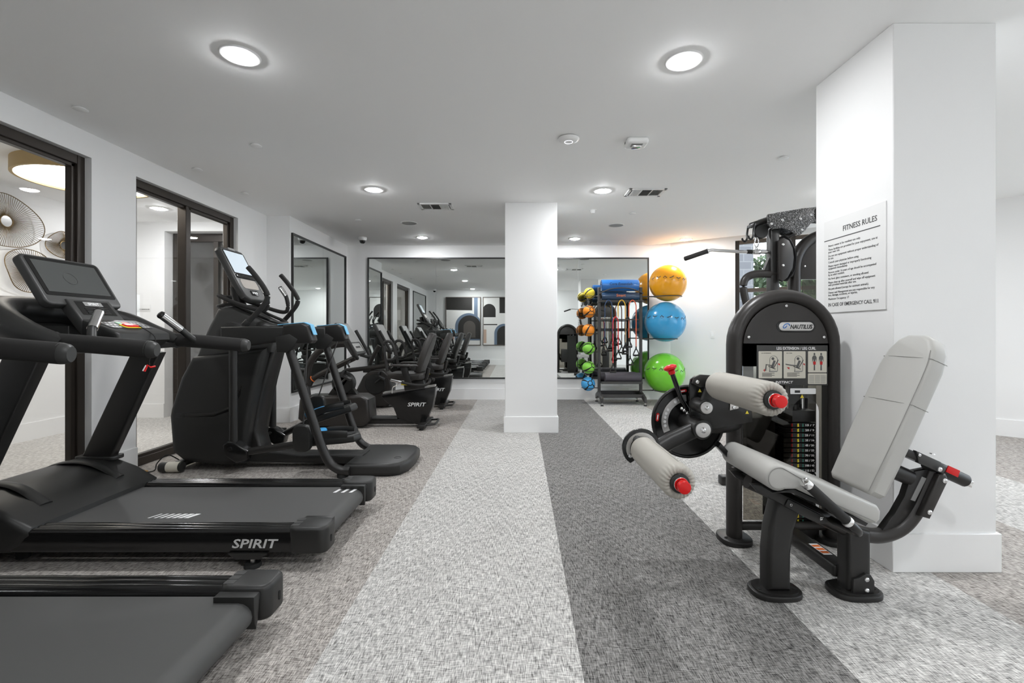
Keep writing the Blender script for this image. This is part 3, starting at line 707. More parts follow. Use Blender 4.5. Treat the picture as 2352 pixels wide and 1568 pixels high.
    # safety cord and clip
    c = B().tube([(-2.27, yc + .03, 1.235), (-2.185, yc + .04, 1.17), (-2.185, yc + .03, 1.09), (-2.20, yc + .02, 1.03), (-2.20, yc + .02, 1.0)], .003, 6).done('safety_cord', K['rubber'], t)
    B().tube([(-2.215, yc - .0, .962), (-2.205, yc + .012, 1.0), (-2.195, yc + .02, .985), (-2.18, yc + .04, .99)], .006, 6, smooth=False).done('safety_clip', K['red'], c, label='red and white safety clip')
    B().tube([(-2.222, yc - .002, .965), (-2.211, yc + .008, .998)], .005, 6, smooth=False).done('clip_face', K['white'], c)
    text('lettering', 'SPIRIT', .062, K['greyprint'], t, (-1.324, yc - .4307, .128), FRONT, shear=.22, bold=.0012, width=.235)
    return t
M['gk'] = mat('green_key', '#3a8f55', .4)
tm = make_treadmill(2.80, 'black treadmill with tilted display and full deck in view')
def move_copy(src, dy, label):
    c = copy_tree(src); c.location.y += dy; c['label'] = label
    for p in c.children:
        for q in list(p.children):
            if q.name.startswith('belt_mark'): bpy.data.objects.remove(q)
    return c
# ------------------------------------------------------------------ elliptical trainer
def make_elliptical():
    yc = 4.245
    t = thing('elliptical_trainer', 'black elliptical trainer with blue accented arms and lit screen', 'elliptical', (-2.0, yc, 0))
    K = M
    # floor frame
    B().prism([(-2.45, .055), (-1.35, .03), (-1.35, .115), (-1.9, .115), (-2.25, .16), (-2.45, .2)], 'y', yc - .11, yc + .11, bev=.02, seg=3).done('base_beam', K['blackpl'], t)
    plan = [(-1.43, yc - .365), (-1.06, yc - .365), (-.97, yc - .33), (-.915, yc - .22), (-.90, yc), (-.915, yc + .22), (-.97, yc + .31), (-1.06, yc + .35), (-1.43, yc + .35)]
    rp = B().prism(plan, 'z', .004, .108, bev=.03, seg=3).done('rear_platform', K['blackpl'], t)
    B().torus((-1.03, yc - .16, .108), (0, 0, 1), .03, .004, 24, 6).done('screw_cover', K['dark'], rp)
    for s in (-1, 1):
        B().cyl((-1.44, yc + s * .36, 0), (-1.44, yc + s * .36, .03), .04).done('levelling_foot', K['rubber'], t)
        po = [(-1.37, yc + s * .375, .055), (-1.45, yc + s * .375, .062), (-1.535, yc + s * .375, .12), (-1.60, yc + s * .375, .25), (-1.68, yc + s * .375, .48), (-1.785, yc + s * .375, .80), (-1.875, yc + s * .375, 1.08)]
        B().tube(po, .036, 16, n=5).done('arm_post', K['black'], t, label='curved black tubular post')
        # long arm housing with blue pad
        b = B(); b.prism([(-2.42, 1.10), (-2.42, 1.24), (-2.2, 1.245), (-1.85, 1.25), (-1.85, 1.13), (-2.2, 1.085)], 'y', yc + s * .36 - .05, yc + s * .36 + .05, bev=.02, seg=3)
        arm = b.done('arm_beam', K['blackpl'], t)
        b = B(); b.prism([(-1.90, 1.10), (-1.90, 1.255), (-1.74, 1.272), (-1.69, 1.25), (-1.655, 1.13), (-1.675, 1.105)], 'y', yc + s * .375 - .058, yc + s * .375 + .058, bev=.018, seg=3)
        b.done('arm_head', K['black'], arm)
        B().prism([(-1.95, 1.253), (-1.735, 1.272), (-1.690, 1.250), (-1.658, 1.175), (-1.650, 1.175), (-1.680, 1.258), (-1.732, 1.2785), (-1.95, 1.260)], 'y', yc + s * .375 - .034, yc + s * .375 + .034, bev=.004).done('blue_pad', K['lightblue'], arm)
        B().prism([(-1.945, 1.03), (-1.955, 1.16), (-1.84, 1.185), (-1.77, 1.14), (-1.80, 1.08), (-1.86, 1.03)], 'y', yc + s * .375 - .062, yc + s * .375 + .062, bev=.012).done('post_clamp', K['blackpl'], arm)
        # shoulder hub
        B().lathe([(0, 0), (.11, 0), (.13, .015), (.125, .05), (.08, .072), (0, .075)], (-2.36, yc + s * .31, 1.18), (0, s, 0), 28).xf(Matrix.Translation((0, 0, 1.18)) @ Matrix.Scale(.78, 4, (0, 0, 1)) @ Matrix.Translation((0, 0, -1.18))).done('shoulder_hub', K['blackpl'], t)
        # moving handlebar
        hb = B().tube([(-2.265, yc + s * .275, 1.745), (-2.225, yc + s * .275, 1.70), (-2.183, yc + s * .275, 1.647), (-2.128, yc + s * .275, 1.567), (-2.10, yc + s * .275, 1.497), (-2.14, yc + s * .275, 1.416), (-2.285, yc + s * .285, 1.255)], .021, 14, n=6).done('handlebar', K['foam'], t)
        B().cyl((-2.33, yc + s * .287, 1.205), (-2.255, yc + s * .284, 1.29), .033, .028, bev=.004).done('bar_socket', K['blackpl'], hb)
        # rocker link, pivot, pedal arm
        B().cyl((-2.365, yc + s * .315, 1.12), (-2.365, yc + s * .315, .27), .033, seg=18).done('rocker_link', K['black'], t)
        zp, xr, zr = (.205, -1.80, .275) if s < 0 else (.20, -1.98, .36)
        pv = B(); pv.prism([(-2.43, zp + .06), (-2.39, zp + .09), (-2.33, zp + .08), (-2.22, zp + .01), (-2.24, zp - .07), (-2.32, zp - .09), (-2.41, zp - .03)], 'y', yc + s * .315 - .05, yc + s * .315 + .05, bev=.015, seg=3)
        p_ = pv.done('pivot_bracket', K['blackgl'], t)
        B().cyl((-2.365, yc + s * .315 - .056, zp + .03), (-2.365, yc + s * .315 + .056, zp + .03), .016).done('pivot_bolt', K['chrome'], p_)
        B().tube([(-2.30, yc + s * .315, zp - .015), (xr, yc + s * .315, zr - .01)], .03, 14, smooth=False).done('pedal_arm', K['black'], t)
        # pedal tray
        tilt = .10 if s < 0 else .32; px, pz = (-1.58, .285) if s < 0 else (-1.72, .445)
        rot = Matrix.Translation((px, yc + s * .17, pz)) @ Matrix.Rotation(-tilt, 4, 'Y')
        b = B(); b.prism([(-.24, -.085), (.10, -.10), (.20, -.085), (.235, 0), (.20, .085), (.10, .10), (-.24, .085)], 'z', -.045, .02, bev=.02, seg=3); b.xf(rot)
        pd = b.done('pedal', K['blackpl'], t)
        b = B(); b.prism([(-.22, -.07), (.09, -.078), (.17, -.06), (.19, 0), (.17, .06), (.09, .078), (-.22, .07)], 'z', .02, .026, bev=.003); b.xf(rot); b.done('pedal_mat', K['rubber'], pd)
        b = B(); b.tube([(-.20, -.088, .02), (-.1, -.093, .05), (.05, -.1, .045), (.15, -.09, .03)], .008, 8, r2=.03); b.tube([(-.20, .088, .02), (-.1, .093, .05), (.05, .1, .045), (.15, .09, .03)], .008, 8, r2=.03); b.xf(rot); b.done('pedal_wall', K['blackpl'], pd)
        b = B(); b.prism(rrect(-.24, -.07, -.082, .082, .05), 'z', .026, .085, bev=.02, seg=3); b.xf(rot); b.done('toe_cup', K['blue'], pd, label='bright blue toe cup')
        b = B(); b.prism(rrect(px - .28, px - .13, pz - .085, pz + .14, .055), 'y', yc + s * .315 - .035, yc + s * .315 + .03, bev=.014, seg=3); b.done('pedal_pod', K['blackpl'], pd)
        B().tube([(-1.74, yc + s * .33, 1.11), (px - .2, yc + s * .318, pz + .13)], .006, 6, smooth=False).done('drive_strap', K['dark'], t)
    # tower
    b = B(); b.prism([(-2.80, .985), (-2.90, .80), (-2.985, .53), (-2.995, .47), (-2.97, .16), (-2.86, .075), (-2.5, .045), (-2.36, .06), (-2.34, .2), (-2.30, .45), (-2.24, .75), (-2.16, 1.06)], 'y', yc - .205, yc + .205, bev=.05, seg=4)
    b.done('lower_shroud', K['blackpl'], t)
    [B().prism([(-2.93, .50), (-2.93, .462), (-2.6, .47), (-2.43, .53), (-2.37, .66), (-2.36, .74), (-2.44, .57), (-2.6, .508)], 'y', yc + s * .198 - .0085, yc + s * .198 + .0085, bev=.0015).done('trim_band', K['blackgl'], t) for s in (-1, 1)]
    b = B(); b.prism([(-2.32, .95), (-2.36, .4), (-2.36, .06), (-2.15, .07), (-2.25, .16), (-2.30, .33), (-2.24, .66), (-2.10, 1.14), (-2.2, 1.2)], 'y', yc - .10, yc + .10, bev=.025, seg=3)
    b.done('rear_column', K['black'], t)
    b = B(); b.prism([(-2.80, .96), (-2.70, 1.21), (-2.60, 1.41), (-2.44, 1.425), (-2.27, 1.33), (-2.12, 1.26), (-2.09, 1.14), (-2.14, 1.02)], 'y', yc - .165, yc + .165, bev=.045, seg=4)
    cw = b.done('upper_cowl', K['dark'], t)
    B().tube([(-2.62, yc - .12, 1.425), (-2.46, yc - .14, 1.435), (-2.30, yc - .13, 1.36), (-2.12, yc - .1, 1.285), (-2.12, yc + .1, 1.285), (-2.30, yc + .13, 1.36), (-2.46, yc + .14, 1.435), (-2.62, yc + .12, 1.425)], .014, 8, closed=True).done('cowl_lip', K['blackpl'], cw)
    # stationary handle loop
    B().tube([(-2.62, yc - .02, 1.51), (-2.60, yc - .13, 1.515), (-2.40, yc - .20, 1.44), (-2.20, yc - .19, 1.385), (-2.15, yc - .18, 1.43), (-2.17, yc - .18, 1.54), (-2.22, yc - .17, 1.62)], .018, 12).tube([(-2.62, yc + .02, 1.51), (-2.60, yc + .13, 1.515), (-2.40, yc + .20, 1.44), (-2.20, yc + .19, 1.385), (-2.15, yc + .18, 1.43), (-2.17, yc + .18, 1.54), (-2.22, yc + .17, 1.62)], .018, 12).done('fixed_handle', K['foam'], t)
    for s in (-1, 1): B().cyl((-2.168, yc + s * .18, 1.535), (-2.215, yc + s * .172, 1.61), .0215).done('pulse_sensor', K['chrome'], t)
    B().cyl((-2.48, yc, 1.40), (-2.535, yc, 1.60), .05, .045).done('console_mast', K['blackpl'], t)
    # console
    dx = Vector((.235, 0, -.45)).normalized()
    m4 = fr((-2.455, yc, 1.715), (0, 1, 0), -dx)
    b = B(); b.prism([(-.16, -.235), (-.10, -.265), (.10, -.265), (.16, -.235), (.18, -.12), (.185, .23), (.16, .26), (0, .275), (-.16, .26), (-.185, .23), (-.18, -.12)], 'z', -.06, 0, bev=.018, seg=3); b.xf(m4)
    cs = b.done('console', K['dark'], t)
    b = B(); b.prism(rrect(-.155, .155, -.005, .235, .008), 'z', .0, .003); b.xf(m4); b.done('screen_bezel', K['blackgl'], cs)
    b = B(); b.box(-.145, .145, .005, .225, .003, .004); b.xf(m4); b.done('screen', K['screenon'], cs, label='lit pale blue grey touchscreen')
    b = B(); b.prism(rrect(-.15, .15, -.045, -.012, .01), 'z', .0, .01, bev=.003); b.xf(m4); b.done('media_ledge', K['blackgl'], cs)
    b = B(); b.prism(rrect(-.125, .125, -.15, -.055, .03), 'z', .0, .003); b.xf(m4); b.done('lcd_window', K['lcd'], cs)
    b = B(); b.prism(rrect(-.05, .06, -.215, -.165, .012), 'z', .0, .006, bev=.002); b.xf(m4); kp = b.done('key_cluster', K['blackgl'], cs)
    for kx in (-.025, .005, .035):
        b = B(); b.box(kx - .009, kx + .009, -.2, -.18, .006, .008); b.xf(m4); b.done('key', K['white'], kp)
    b = B(); b.prism(rrect(-.05, .05, .245, .268, .006), 'z', -.03, .004); b.xf(m4); b.done('top_badge', K['panelgrey'], cs)
    # front stabiliser roller and power cord
    r_ = B().cyl((-3.03, yc - .24, .046), (-2.84, yc - .24, .052), .042, bev=.006).done('front_roller', K['blackpl'], t)
    B().cyl((-2.965, yc - .24, .048), (-2.86, yc - .24, .051), .0425, seg=20).done('serial_label', K['cream'], r_)
    B().cyl((-3.03, yc + .24, .046), (-2.84, yc + .24, .052), .042, bev=.006).done('front_roller', K['blackpl'], t)
    B().box(-2.96, -2.88, yc - .24, yc + .24, .03, .08, bev=.01).done('stabiliser_bar', K['black'], t)
    B().tube([(-2.95, yc - .1, .06), (-3.06, yc - .12, .12), (-3.12, yc - .16, .06), (-3.1, yc - .22, .012), (-3.18, yc - .26, .008), (-3.28, yc - .2, .01)], .005, 6).done('power_cord', K['rubber'], t)
    return t
make_elliptical()
o = B().lathe([(0, .004), (.05, .004), (.058, .001), (.058, 0), (0, 0)], (-3.22, 4.02, 0), (0, 0, 1), 28).done('floor_outlet_cover', mat('brass_plate', '#b98d3d', .35, metal=.8))
tag(o, 'round brass floor outlet cover under the black power cord', 'outlet')
# ------------------------------------------------------------------ recumbent bikes
def make_bike(yc, label, tall):
    t = thing('recumbent_bike', label, 'exercise bike', (-1.9, yc, 0), 'black recumbent bikes')
    K = M
    B().box(-2.2, -1.14, yc - .055, yc + .055, .035, .105, bev=.012).done('base_rail', K['black'], t)
    B().box(-1.95, -1.5, yc - .075, yc + .075, .10, .125, bev=.006).done('step_plate', K['dark'], t)
    if not tall:
        B().prism([(-2.72, .12), (-2.70, .36), (-2.62, .40), (-1.93, .41), (-1.84, .36), (-1.82, .10), (-1.9, .02), (-2.6, .02)], 'y', yc - .17, yc + .17, bev=.04, seg=3).done('drive_housing', K['bronzeblk'], t)
        B().lathe([(0, -.05), (.13, -.05), (.15, -.02), (.15, .02), (.13, .05), (0, .05)], (-2.2, yc, .55), (0, 1, 0), 32).done('crank_guard', K['blackpl'], t)
        B().prism([(-2.42, .36), (-2.30, .36), (-2.1, .62), (-2.2, .66)], 'y', yc - .05, yc + .05, bev=.01).done('crank_strut', K['black'], t)
        B().prism([(-1.98, .36), (-2.1, .36), (-2.28, .62), (-2.2, .66)], 'y', yc - .045, yc + .045, bev=.01).done('crank_strut', K['black'], t)
    else:
        B().prism([(-2.62, .03), (-2.56, .22), (-2.42, .50), (-2.30, .60), (-2.10, .61), (-2.0, .52), (-1.965, .35), (-1.98, .12), (-2.06, .02), (-2.55, .015)], 'y', yc - .15, yc + .15, bev=.035, seg=3).done('drive_housing', K['bronzeblk'], t)
        B().lathe([(0, 0), (.16, 0), (.15, .015), (0, .02)], (-2.22, yc - .15, .38), (0, -1, 0), 32).done('crank_guard', K['blackpl'], t)
    cx, cz = (-2.2, .55) if not tall else (-2.22, .40)
    for s in (-1, 1):
        a = B().tube([(cx, yc + s * .17, cz), (cx - s * .12, yc + s * .185, cz - s * .10)], .013, 8, smooth=False).done('crank_arm', K['dark'], t)
        q = (cx - s * .12, yc + s * .24, cz - s * .10)
        p_ = B().box(q[0] - .075, q[0] + .06, q[1] - .045, q[1] + .045, q[2] - .02, q[2] + .015, bev=.01, rot=Euler((0, .5, 0))).done('pedal', K['blackpl'], t)
        B().tube([(q[0] - .04, q[1] - .05, q[2]), (q[0] - .03, q[1] - .045, q[2] + .06), (q[0] - .02, q[1], q[2] + .085), (q[0] - .03, q[1] + .045, q[2] + .06), (q[0] - .04, q[1] + .05, q[2])], .004, 6, r2=.018, up=(1, 0, 0)).done('pedal_strap', K['rubber'], p_)
    # mast and boom
    if not tall:
        B().tube([(-2.66, yc, .36), (-2.675, yc, .55), (-2.64, yc, .78), (-2.52, yc, .95), (-2.33, yc, 1.03), (-2.16, yc, 1.05)], .042, 14, n=6).done('curved_mast', K['bronzeblk'], t)
        bo = B().tube([(-2.645, yc, .52), (-2.57, yc, .62), (-2.3, yc, .755), (-2.06, yc, .87)], .03, 12, r2=.035).done('boom', K['bronzeblk'], t)
        B().tube([(-2.1, yc, .85), (-2.13, yc - .05, .80), (-2.10, yc - .09, .76)], .012, 8).done('clamp_knob', K['dark'], bo)
        B().torus((-2.6, yc, .60), (.6, 0, .4), .037, .006, 20, 6).done('accent_ring', K['orange'], bo)
    else:
        B().tube([(-2.36, yc, .58), (-2.34, yc, .72), (-2.25, yc, .90), (-2.2, yc, .98)], .036, 12).done('mast', K['bronzeblk'], t)
        bo = B().tube([(-2.70, yc - .12, .59), (-2.3, yc - .12, .635), (-1.97, yc - .12, .675)], .03, 12, r2=.036).done('boom', K['bronzeblk'], t)
        B().torus((-1.99, yc - .12, .672), (1, 0, .1), .034, .007, 20, 6).done('accent_ring', K['chrome'], bo)
        B().box(-2.42, -2.3, yc - .14, yc + .02, .56, .62, bev=.01).done('boom_bracket', K['black'], bo)
    dx = Vector((.27, 0, -.42)).normalized() if not tall else Vector((.22, 0, -.46)).normalized()
    m4 = fr((-2.10, yc, 1.12), (0, 1, 0), -dx)
    b = B(); b.prism(rrect(-.21, .21, -.235, .235, .03), 'z', -.06, 0, bev=.014, seg=3); b.xf(m4); cs = b.done('console', K['dark'], t)
    b = B(); b.prism(rrect(-.19, .19, -.06, .215, .01), 'z', 0, .003); b.xf(m4); b.done('display_panel', K['panelgrey'], cs)
    b = B(); b.prism(rrect(-.14, .14, -.20, -.08, .01), 'z', 0, .006); b.xf(m4); kp = b.done('key_panel', K['alu'], cs)
    for kx in (-.06, -.02, .02, .06):
        b = B(); b.box(kx - .012, kx + .012, -.15, -.125, .006, .009); b.xf(m4); b.done('key', K['blackgl'], kp)
    for s in (-1, 1):
        B().tube([(-2.13, yc + s * .235, 1.22), (-2.03, yc + s * .24, 1.04), (-1.95, yc + s * .235, .88), (-2.03, yc + s * .13, .90)], .021, 10).done('console_grip', K['foam'], t)
    # seat carriage body
    b = B(); b.prism([(-1.70, .405), (-1.02, .50), (-1.03, .40), (-1.055, .26), (-1.15, .05), (-1.26, .035), (-1.42, .09), (-1.50, .12), (-1.55, .25), (-1.67, .345)], 'y', yc - .085, yc + .085, bev=.012, seg=2)
    body = b.done('seat_frame_cover', K['blackgl'], t)
    B().prism([(-1.69, .412), (-1.03, .508), (-1.03, .53), (-1.69, .434)], 'y', yc - .05, yc + .05).done('seat_track', K['alu'], t)
    text('lettering', 'SPIRIT', .066, K['white'], body, (-1.26, yc - .0862, .285), FRONT, shear=.22, bold=.001, width=.235)
    B().box(-1.42, -1.16, yc - .075, yc + .075, .475, .58, bev=.01, rot=Euler((0, -.14, 0))).done('carriage', K['black'], t)
    B().box(-1.44, -1.36, yc - .13, yc - .10, .535, .555, bev=.004).done('seat_lever', K['yellow'], t)
    B().tube([(-1.56, yc - .1, .43), (-1.55, yc - .1, .50), (-1.50, yc - .1, .53), (-1.47, yc - .1, .56)], .006, 6).done('lever_rod', K['steel'], t)
    # seat, back, arms
    b = B(); b.prism([(-1.60, yc - .16), (-1.55, yc - .2), (-1.40, yc - .22), (-1.20, yc - .21), (-1.16, yc - .17), (-1.16, yc + .17), (-1.20, yc + .21), (-1.40, yc + .22), (-1.55, yc + .2), (-1.60, yc + .16)], 'z', .60, .69, bev=.03, seg=4)
    b.done('seat', K['seatblk'], t)
    m5 = fr((-1.155, yc, .925), (0, 1, 0), (.20, 0, .58))
    b = B(); b.prism([(-.17, -.24), (.17, -.24), (.205, -.12), (.19, .10), (.13, .24), (.09, .275), (-.09, .275), (-.13, .24), (-.19, .10), (-.205, -.12)], 'z', -.035, .045, bev=.025, seg=4); b.xf(m5)
    b.done('backrest', K['seatblk'], t)
    b = B(); b.box(-.06, .06, -.26, .15, -.06, -.035, bev=.008); b.xf(m5); b.done('back_bracket', K['black'], t)
    B().tube([(-1.2, yc, .57), (-1.15, yc, .62), (-1.12, yc, .74)], .025, 10).done('back_post', K['black'], t)
    for s in (-1, 1):
        B().prism([(-1.53, .785), (-1.50, .805), (-1.22, .80), (-1.20, .785), (-1.26, .775)], 'y', yc + s * .27 - .04, yc + s * .27 + .04, bev=.008).done('armrest', K['seatblk'], t)
        B().prism([(-1.42, .78), (-1.34, .78), (-1.28, .57), (-1.36, .57)], 'y', yc + s * .25 - .02, yc + s * .25 + .02, bev=.006).done('armrest_post', K['black'], t)
        B().tube([(-1.57, yc + s * .27, .72), (-1.60, yc + s * .27, .90), (-1.615, yc + s * .27, 1.05), (-1.57, yc + s * .27, 1.085), (-1.51, yc + s * .27, 1.05), (-1.475, yc + s * .27, .92), (-1.50, yc + s * .27, .865), (-1.57, yc + s * .27, .86)], .018, 10).done('side_handle', K['foam'], t)
        B().tube([(-1.57, yc + s * .25, .75), (-1.52, yc + s * .26, .79), (-1.45, yc + s * .26, .79)], .015, 8).done('handle_stem', K['black'], t)
        g = B().tube([(-1.40, yc + s * .26, .585), (-1.25, yc + s * .275, .555), (-1.12, yc + s * .24, .55), (-1.08, yc + s * .15, .58), (-1.1, yc + s * .05, .60)], .017, 10).done('seat_grip', K['foam'], t)
        B().cyl((-1.535, yc + s * .25, .612), (-1.40, yc + s * .26, .585), .0175).done('pulse_sleeve', K['chrome'], g)
    # rear stabiliser and lift handle
    B().box(-1.21, -1.11, yc - .30, yc + .30, .025, .07, bev=.012).done('rear_stabiliser', K['black'], t)
    B().tube([(-1.12, yc - .18, .05), (-1.03, yc - .17, .055), (-1.01, yc - .1, .055), (-1.01, yc + .1, .055), (-1.03, yc + .17, .055), (-1.12, yc + .18, .05)], .014, 8).done('lift_handle', K['black'], t)
    for s in (-1, 1): B().cyl((-1.16, yc + s * .26, 0), (-1.16, yc + s * .26, .03), .025).done('foot', K['rubber'], t)
    fs = B().box(-2.62, -2.5, yc - .28, yc + .28, .02, .07, bev=.012).done('front_stabiliser', K['black'], t)
    for s in (-1, 1): B().cyl((-2.56, yc + s * .24, 0), (-2.56, yc + s * .24, .03), .025).done('foot', K['rubber'], t)
    return t
b1 = make_bike(6.0, 'nearer black recumbent bike with curved mast behind the elliptical machine', False)
b2 = make_bike(7.55, 'farther black recumbent bike with tall drive housing close to the back mirror', True)
# power plug lying on the carpet beside the nearer bike
t = thing('power_plug', 'black power adapter and cord lying on carpet behind the elliptical', 'power adapter', (-2.85, 5.72, 0))
B().box(-2.90, -2.80, 5.70, 5.74, 0, .035, bev=.008).done('adapter', M['rubber'], t)
B().tube([(-2.9, 5.72, .015), (-3.0, 5.73, .008), (-3.08, 5.8, .006), (-3.2, 5.75, .006)], .005, 6).done('cord', M['rubber'], t)
# ------------------------------------------------------------------ seated leg machine
def arch_path(xc, zc, r, z0, y, n=20):
    return [(xc - r, y, z0), (xc - r, y, zc)] + [(xc - r * math.cos(PI * k / n), y, zc + r * math.sin(PI * k / n)) for k in range(1, n)] + [(xc + r, y, zc), (xc + r, y, z0)]
def arch_poly(xc, zc, r, z0, n=24):
    return [(xc - r, z0)] + [(xc - r * math.cos(PI * k / n), zc + r * math.sin(PI * k / n)) for k in range(n + 1)] + [(xc + r, z0)]
def bolt(parent, p, d, r=.0095, name='bolt'):
    p = Vector(p); d = Vector(d).normalized()
    return B().lathe([(0, 0), (r, 0), (r, .003), (r * .8, .006), (r * .35, .0075), (r * .35, .004), (0, .004)], p, d, 14).done(name, M['chrome'], parent)
def obround(cx, cy, a, b, n=28): return [(cx + a * math.copysign(abs(math.cos(2 * PI * k / n)) ** .75, math.cos(2 * PI * k / n)), cy + b * math.copysign(abs(math.sin(2 * PI * k / n)) ** .75, math.sin(2 * PI * k / n))) for k in range(n)]
def roller(t, x, z, y0, y1, r, label):
    """upholstered roller, gathered near end at y0, plain end at y1"""
    tb = bmesh.new(); seg = 96; L = y1 - y0
    prof = [(.034, .004, 0), (.040, .000, 1), (.049, -.002, 1.1), (.057, .002, .9), (.0625, .011, .6), (r, .024, .3), (r, .045, .08), (r, .065, 0), (r, .085, 0), (r, .11, 0), (r, L * .5, 0), (r, L - .05, 0), (r * .985, L - .025, 0), (r * .93, L - .008, 0), (r * .8, L, 0)]
    rings = []
    for rr, h, w in prof:
        rings.append([tb.verts.new((x + (rr * (1 + .045 * w * math.sin(24 * a))) * math.cos(a), y0 + h + .002 * w * math.sin(24 * a + 1.2), z + (rr * (1 + .045 * w * math.sin(24 * a))) * math.sin(a))) for a in [2 * PI * j / seg for j in range(seg)]])
    for A, C in zip(rings, rings[1:]):
        for j in range(seg): tb.faces.new((A[j], C[j], C[(j + 1) % seg], A[(j + 1) % seg]))
    tb.faces.new(rings[0]); tb.faces.new(rings[-1][::-1]); bmesh.ops.recalc_face_normals(tb, faces=tb.faces[:])
    b = B(); b._merge(tb); o = b.done('roller_pad', M['vinyl2'], t, label=label, angle=60)
    B().tube([(x + .062 * .25, y0 + .06, z + r * .97), (x + .062 * .25, (y0 + y1) / 2, z + r * .97), (x + .062 * .25, y1 - .03, z + r * .965)], .0016, 6).done('seam', M['seam'], o)
    B().cyl((x, y0 - .010, z), (x, y0 + .004, z), .036, seg=28, bev=.003).done('end_washer', M['blackpl'], o)
    B().cyl((x, y0 - .022, z), (x, y0 - .008, z), .027, seg=28, bev=.003).done('chrome_ring', M['chrome'], o)
    B().torus((x, y0 - .0222, z), (0, 1, 0), .023, .003, 24, 6).done('red_ring', M['red'], o)
    B().cyl((x, y0 - .034, z), (x, y0 - .02, z), .018, seg=24).done('knob_neck', M['blackgl'], o)
    B().cyl((x, y0 - .058, z), (x, y0 - .032, z), .0235, seg=28, bev=.004).done('red_knob', M['red'], o)
    B().cyl((x, y1 - .02, z), (x, y1 + .04, z), .014).done('shaft', M['steel'], o)
    return o
YS = 2.155
lm = thing('leg_extension_machine', 'black leg extension machine with grey seat and red roller knobs', 'gym machine', (1.4, 2.4, 0))
t = lm; K = M
# feet and legs of the seat frame
for x, nm in ((1.183, 0), (1.545, 1)):
    b = B(); b.prism(obround(x, YS, .112, .082), 'z', .0, .026, bev=.006); b.prism(obround(x, YS, .098, .07), 'z', .026, .032); f = b.done('foot_plate', K['black'], t)
    for s in (-1, 1): B().cyl((x + s * .078, YS - .02, .028), (x + s * .078, YS - .02, .034), .008).done('anchor_hole', K['rubber'], f)
B().prism([(1.13, .03), (1.237, .03), (1.238, .20), (1.252, .30), (1.29, .42), (1.172, .445), (1.14, .31), (1.13, .20)], 'y', YS - .045, YS + .045, bev=.022, seg=4).done('front_leg', K['black'], t)
l2 = B().prism([(1.490, .03), (1.598, .03), (1.598, .30), (1.490, .33)], 'y', YS - .045, YS + .045, bev=.022, seg=4).done('rear_leg', K['black'], t)
B().prism([(1.502, .03), (1.598, .03), (1.6, .085), (1.585, .11), (1.56, .118), (1.53, .10), (1.505, .095)], 'y', YS - .058, YS - .04, bev=.005).done('gusset', K['black'], l2)
for z in (.045, .093): bolt(l2, (1.562, YS - .058, z), (0, -1, 0), .011)
# floor beam back to the tower
fb = B().box(1.475, 1.555, YS + .03, 2.72, .055, .115, bev=.012, seg=3).done('floor_beam', K['black'], t)
for k in range(3): B().box(1.497, 1.535, 2.30 + k * .034, 2.322 + k * .034, .1151, .1158).done('warning_stripe', K['orange'], fb)
B().box(1.494, 1.538, 2.285, 2.405, .1145, .1153).done('warning_label', K['white'], fb)
bolt(t, (1.515, 2.655, .09), (0, -1, .3), .012)
# seat frame tube
B().tube([(1.06, YS, .515), (1.165, YS, .468), (1.325, YS, .385), (1.495, YS, .303), (1.604, YS, .268), (1.684, YS, .268), (1.764, YS, .303), (1.824, YS, .373), (1.868, YS, .463), (1.905, YS, .552), (1.925, YS, .60)], .034, 18, n=6).done('seat_frame', K['bronzeblk'], t)
for s in (-1, 1):
    B().prism([(1.02, .535), (1.08, .53), (1.33, .405), (1.36, .37), (1.33, .36), (1.05, .50)], 'y', YS + s * .10 - .012, YS + s * .10 + .012, bev=.004).done('seat_rail', K['black'], t)
    bolt(t, (1.19, YS - .113 if s < 0 else YS + .113, .448), (0, s, 0), .011); bolt(t, (1.32, YS - .113 if s < 0 else YS + .113, .39), (0, s, 0), .011)
B().box(1.16, 1.33, YS - .12, YS + .12, .40, .44, rot=Euler((0, .47, 0)), bev=.008).done('seat_bracket', K['black'], t)
g = B().prism([(1.66, .29), (1.72, .37), (1.765, .45), (1.80, .56), (1.875, .575), (1.85, .47), (1.80, .37), (1.74, .31)], 'y', YS - .018, YS + .018, bev=.004).done('frame_gusset', K['black'], t)
B().prism([(1.79, .435), (1.81, .428), (1.862, .532), (1.842, .54)], 'y', YS - .0205, YS - .0182).done('serial_label', K['panelgrey'], g)
cp = B().prism([(1.80, .375), (1.845, .362), (1.928, .535), (1.915, .565), (1.885, .56)], 'y', YS - .062, YS - .028, bev=.010, seg=3).done('cover_plate', K['bronzeblk'], t)
bolt(cp, (1.906, YS - .062, .535), (0, -1, 0), .0115); bolt(cp, (1.838, YS - .062, .395), (0, -1, 0), .0115)
# seat pad with rolled front edge
prof = [(1.085 + .055 * math.cos(a), .592 + .055 * math.sin(a)) for a in [math.radians(64 + 236 * k / 14) for k in range(15)]]
prof += [(1.16, .545), (1.465, .405), (1.49, .402), (1.506, .42), (1.509, .455), (1.495, .478)]
sp = B().prism(prof, 'y', YS - .215, YS + .215, bev=.016, seg=3).done('seat_pad', K['vinyl'], t, label='pale grey vinyl seat pad with rolled front')
B().tube([(1.085 + .045 * math.cos(a), YS - .2162, .592 + .045 * math.sin(a)) for a in [math.radians(300 - 250 * k / 12) for k in range(13)]] + [(1.22, YS - .2162, .567)], .0016, 6).done('seam', K['seam'], sp)
B().tube([(1.24, YS - .2165, .52), (1.36, YS - .2165, .468), (1.48, YS - .2165, .415)], .0014, 6).done('seam', K['seam'], sp)
B().prism([(1.07, .525), (1.16, .54), (1.47, .397), (1.46, .385), (1.15, .525)], 'y', YS - .19, YS + .19).done('seat_pan', K['blackpl'], t)
